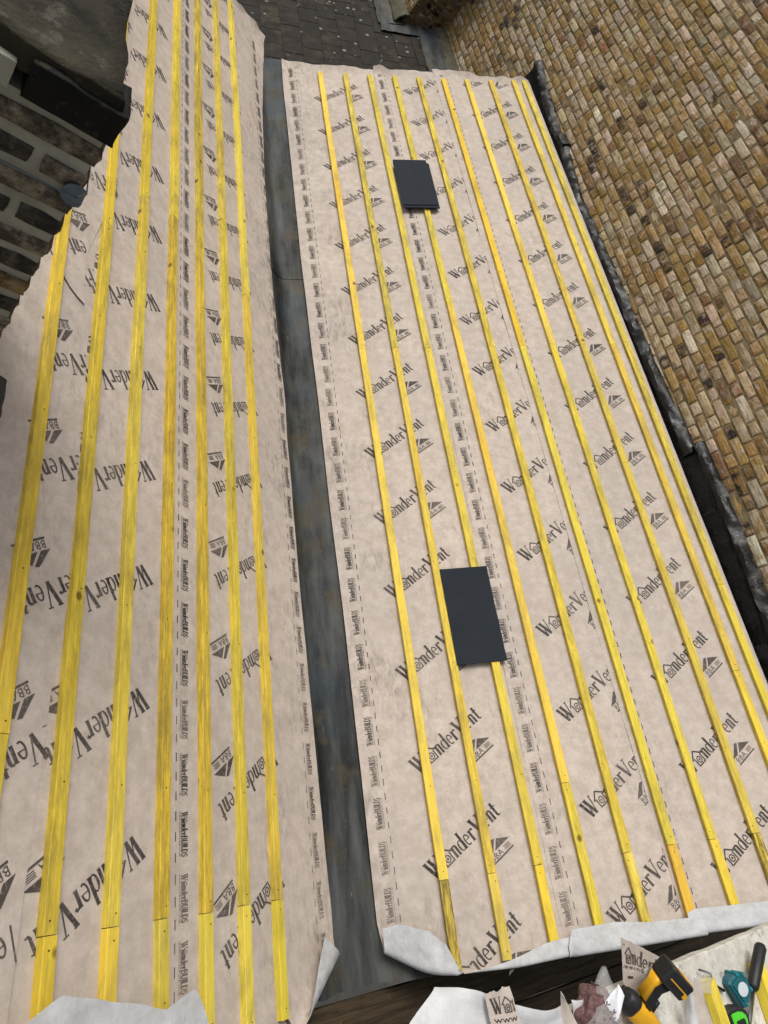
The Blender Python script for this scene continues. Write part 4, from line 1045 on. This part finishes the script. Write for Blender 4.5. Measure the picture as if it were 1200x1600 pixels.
mb = MB(); mb.box((0.028, -0.026, 0.1918), (0.064, 0.026, 0.1945), M=MD); mb.box((-0.030, -0.0405, 0.158), (0.058, -0.0385, 0.162), M=MD); mb.box((0.050, -0.0415, 0.144), (0.066, -0.0385, 0.160), M=MD)
mb.build('label', M_YELLOWPLASTIC, parent=bt)
# bag of nails
bag = empty('nail_bag', (-1.10, -1.335, BZ), 'clear plastic bag of reddish nails with a white paper tag', 'bag')
bm = bmesh.new(); bmesh.ops.create_icosphere(bm, subdivisions=4, radius=1)
for v in bm.verts:
    p = v.co.copy(); k = 1+0.22*n3(p.x*2.3, p.y*2.3, p.z*2.3)+0.07*n3(p.x*7, p.y*7, p.z*7)
    v.co = Vector((-1.195+p.x*0.060*k, -1.345+p.y*0.060*k, BZ+0.034+p.z*0.036*k))
bm_obj(bm, 'nails', M_NAILS, bag, bag.location)
rn = random.Random(8); mb = MB()
for i in range(70):
    a = rn.uniform(0, 6.28); r_ = rn.uniform(0.0, 0.058); c = Vector((-1.195+r_*math.cos(a), -1.342+r_*math.sin(a), BZ+0.052+0.02*(1-r_/0.058)))
    d = Vector((rn.uniform(-1, 1), rn.uniform(-1, 1), rn.uniform(-0.4, 0.4))).normalized()*0.016
    mb.tube([c-d-bag.location, c+d-bag.location], 0.0014, 4)
tag(mb.build('loose_nails', M_NAILS, parent=bag), kind='stuff')
bm = bmesh.new(); bmesh.ops.create_icosphere(bm, subdivisions=4, radius=1)
for v in bm.verts:
    p = v.co.copy(); k = 1+0.10*n3(p.x*3, p.y*3, p.z*3+4)+0.06*n3(p.x*9, p.y*9, p.z*9)
    neck = max(0, p.y); 
    v.co = Vector((-1.190+p.x*0.062*k*(1-0.55*neck)+0.045*neck, -1.345+p.y*0.070*k+0.018*neck**2, BZ+0.040+p.z*0.042*k*(1-0.6*neck)+0.012*neck))
bm_obj(bm, 'film', M_FILM, bag, bag.location)
sheet_patch('paper_tag', None, 'tag', 0.05, seed=20, mats=[M_PAPER], parent=bag)
sheet_patch('paper_tag', None, 'tag2', 0.05, seed=21, mats=[M_PAPER], parent=bag)
# tape measures
def tape(label, origin, X, Zd, face_mat, shell_mat, sticker_mat, teal):
    tp = empty('tape_measure', origin, label, 'tape measure')
    M = Matrix.Translation(-Vector(origin)) @ frame(Vector(origin)+Vector((0, 0, 0.020)), X, Zd)
    out = [(-0.036,-0.030),(0.036,-0.030),(0.041,-0.020),(0.041,-0.004),(0.034,0.014),(0.020,0.030),(0.0,0.037),(-0.018,0.035),(-0.032,0.024),(-0.039,0.006),(-0.040,-0.020)]
    mb = MB(); mb.prism(out, -0.019, 0.019, M=M, bevel=0.005); mb.build('shell', shell_mat, parent=tp)
    for sg in (1, -1):
        mb = MB(); c = [(x*0.66-0.002, y*0.70) for x, y in out]; z0, z1 = (0.0185, 0.0225) if sg > 0 else (-0.0225, -0.0185)
        mb.prism(c, z0, z1, M=M, bevel=0.001); f = mb.build('face', face_mat, parent=tp)
        mb = MB(); mb.prism([(0.018*math.cos(a*math.pi/8), 0.019*math.sin(a*math.pi/8)) for a in range(16)], *((0.0222, 0.0236) if sg > 0 else (-0.0236, -0.0222)), M=M); mb.build('sticker', sticker_mat, parent=f)
    if teal:
        mb = MB()
        for (x, y) in ((-0.022, 0.030), (-0.036, 0.012), (0.020, 0.026), (0.036, -0.014)):
            mb.prism([(x+0.007*math.cos(a*math.pi/5), y+0.005*math.sin(a*math.pi/5)) for a in range(10)], -0.0205, 0.0215, M=M, bevel=0.001)
        tag(mb.build('grip', M_TEALL, parent=tp), kind='stuff')
    else:
        mb = MB(); mb.box((-0.010, -0.012, 0.0235), (0.014, 0.012, 0.030), M=M); mb.tube([M @ Vector((0.012, 0, 0.028)), M @ Vector((0.04, -0.012, 0.034)), M @ Vector((0.062, -0.034, 0.03))], 0.006, 6); mb.build('belt_clip', M_BLACKPLASTIC, parent=tp)
    mb = MB(); mb.box((0.040, -0.031, -0.010), (0.047, -0.024, 0.010), M=M); mb.build('hook', M_STEEL, parent=tp)
M_TEALL = mat_noise('light_teal_rubber', (0.015, 0.16, 0.18), (0.02, 0.20, 0.22), 30, rough=0.55, bump=0.1, bd=0.001)
tape('teal and black tape measure with a silver sticker on the dusty board', (-0.445, -1.425, BZ), (0.45, -0.85, 0.1), (-0.45, 0.05, 0.9), M_TEAL, M_TEAL, M_SILVER, True)
tape('bright green and black tape measure at the bottom edge', (-0.515, -1.492, BZ), (0.2, -1, 0.0), (-0.5, 0.1, 0.85), M_GREEN, M_BLACKPLASTIC, M_GREEN, False)
# steel bar tool with a black grip
bar = empty('pry_bar', (-0.30, -1.44, BZ), 'steel bar tool with a thick black rubber grip, right of the tapes', 'hand tool')
def bl(p): return Vector(p)-bar.location
mb = MB(); mb.tube([bl((-0.262, -1.345, BZ+0.050)), bl((-0.268, -1.352, BZ+0.049)), bl((-0.325, -1.402, BZ+0.038)), bl((-0.362, -1.437, BZ+0.030)), bl((-0.368, -1.443, BZ+0.029))], [0.013, 0.0175, 0.0175, 0.0165, 0.012], 12); mb.build('grip', M_BLACKPLASTIC, parent=bar, smooth=True)
mb = MB(); mb.tube([bl((-0.366, -1.441, BZ+0.029)), bl((-0.455, -1.53, BZ+0.014)), bl((-0.53, -1.60, BZ+0.010))], 0.0085, 8); mb.build('shaft', M_STEEL, parent=bar, smooth=True)
# batten offcuts
def offcut(label, origin, U, L, w, h, seed):
    U = Vector(U).normalized(); W = Vector((0, 0, 1)).cross(U).normalized(); mb = MB(); c = 0.002
    sec = [(-w/2, 0), (-w/2, h-c), (-w/2+c, h), (w/2-c, h), (w/2, h-c), (w/2, 0)]; acc = [0, 0.025, 0.028, 0.028+w, 0.031+w, 0.056+w]; vs, uv = [], []
    for j in range(7):
        for (a, b), q in zip(sec, acc):
            e = 0.012*n3(a*60, b*60, seed) if j in (0, 6) else 0
            vs.append(U*(L*(j/6-0.5)+e)+W*a+Vector((0, 0, b))); uv.append((L*j/6+seed*3, q))
    mb.add(vs, [(j*6+k, j*6+k+1, (j+1)*6+k+1, (j+1)*6+k) for j in range(6) for k in range(6-1)]+[tuple(range(5, -1, -1)), tuple(36+k for k in range(6))]+[(j*6+5, j*6, (j+1)*6, (j+1)*6+5) for j in range(6)], uv=uv)
    bmn = mb.build('batten_offcut', M_BATTEN); bmn.location = origin; bmn.color = (1, 1, 1, 1)
    tag(bmn, label, 'offcut')
offcut('short yellow batten offcut left of the green tape measure', (-0.585, -1.45, BZ), (0.12, -1, 0), 0.15, 0.047, 0.025, 1)
offcut('yellow batten offcut at the right edge beyond the black grip', (-0.262, -1.475, BZ), (0.05, -1, 0), 0.17, 0.047, 0.035, 2)
mb = MB(); mb.tube([Vector((-0.62, BY-0.03, BZ+0.012)), Vector((-0.58, BY-0.045, BZ+0.02)), Vector((-0.555, BY-0.075, BZ+0.008)), Vector((-0.50, BY-0.10, BZ+0.006))], 0.004, 6)
tag(mb.build('tape_lanyard', M_BLACKPLASTIC, smooth=True), 'short black cord lying by the teal tape measure', 'cord')
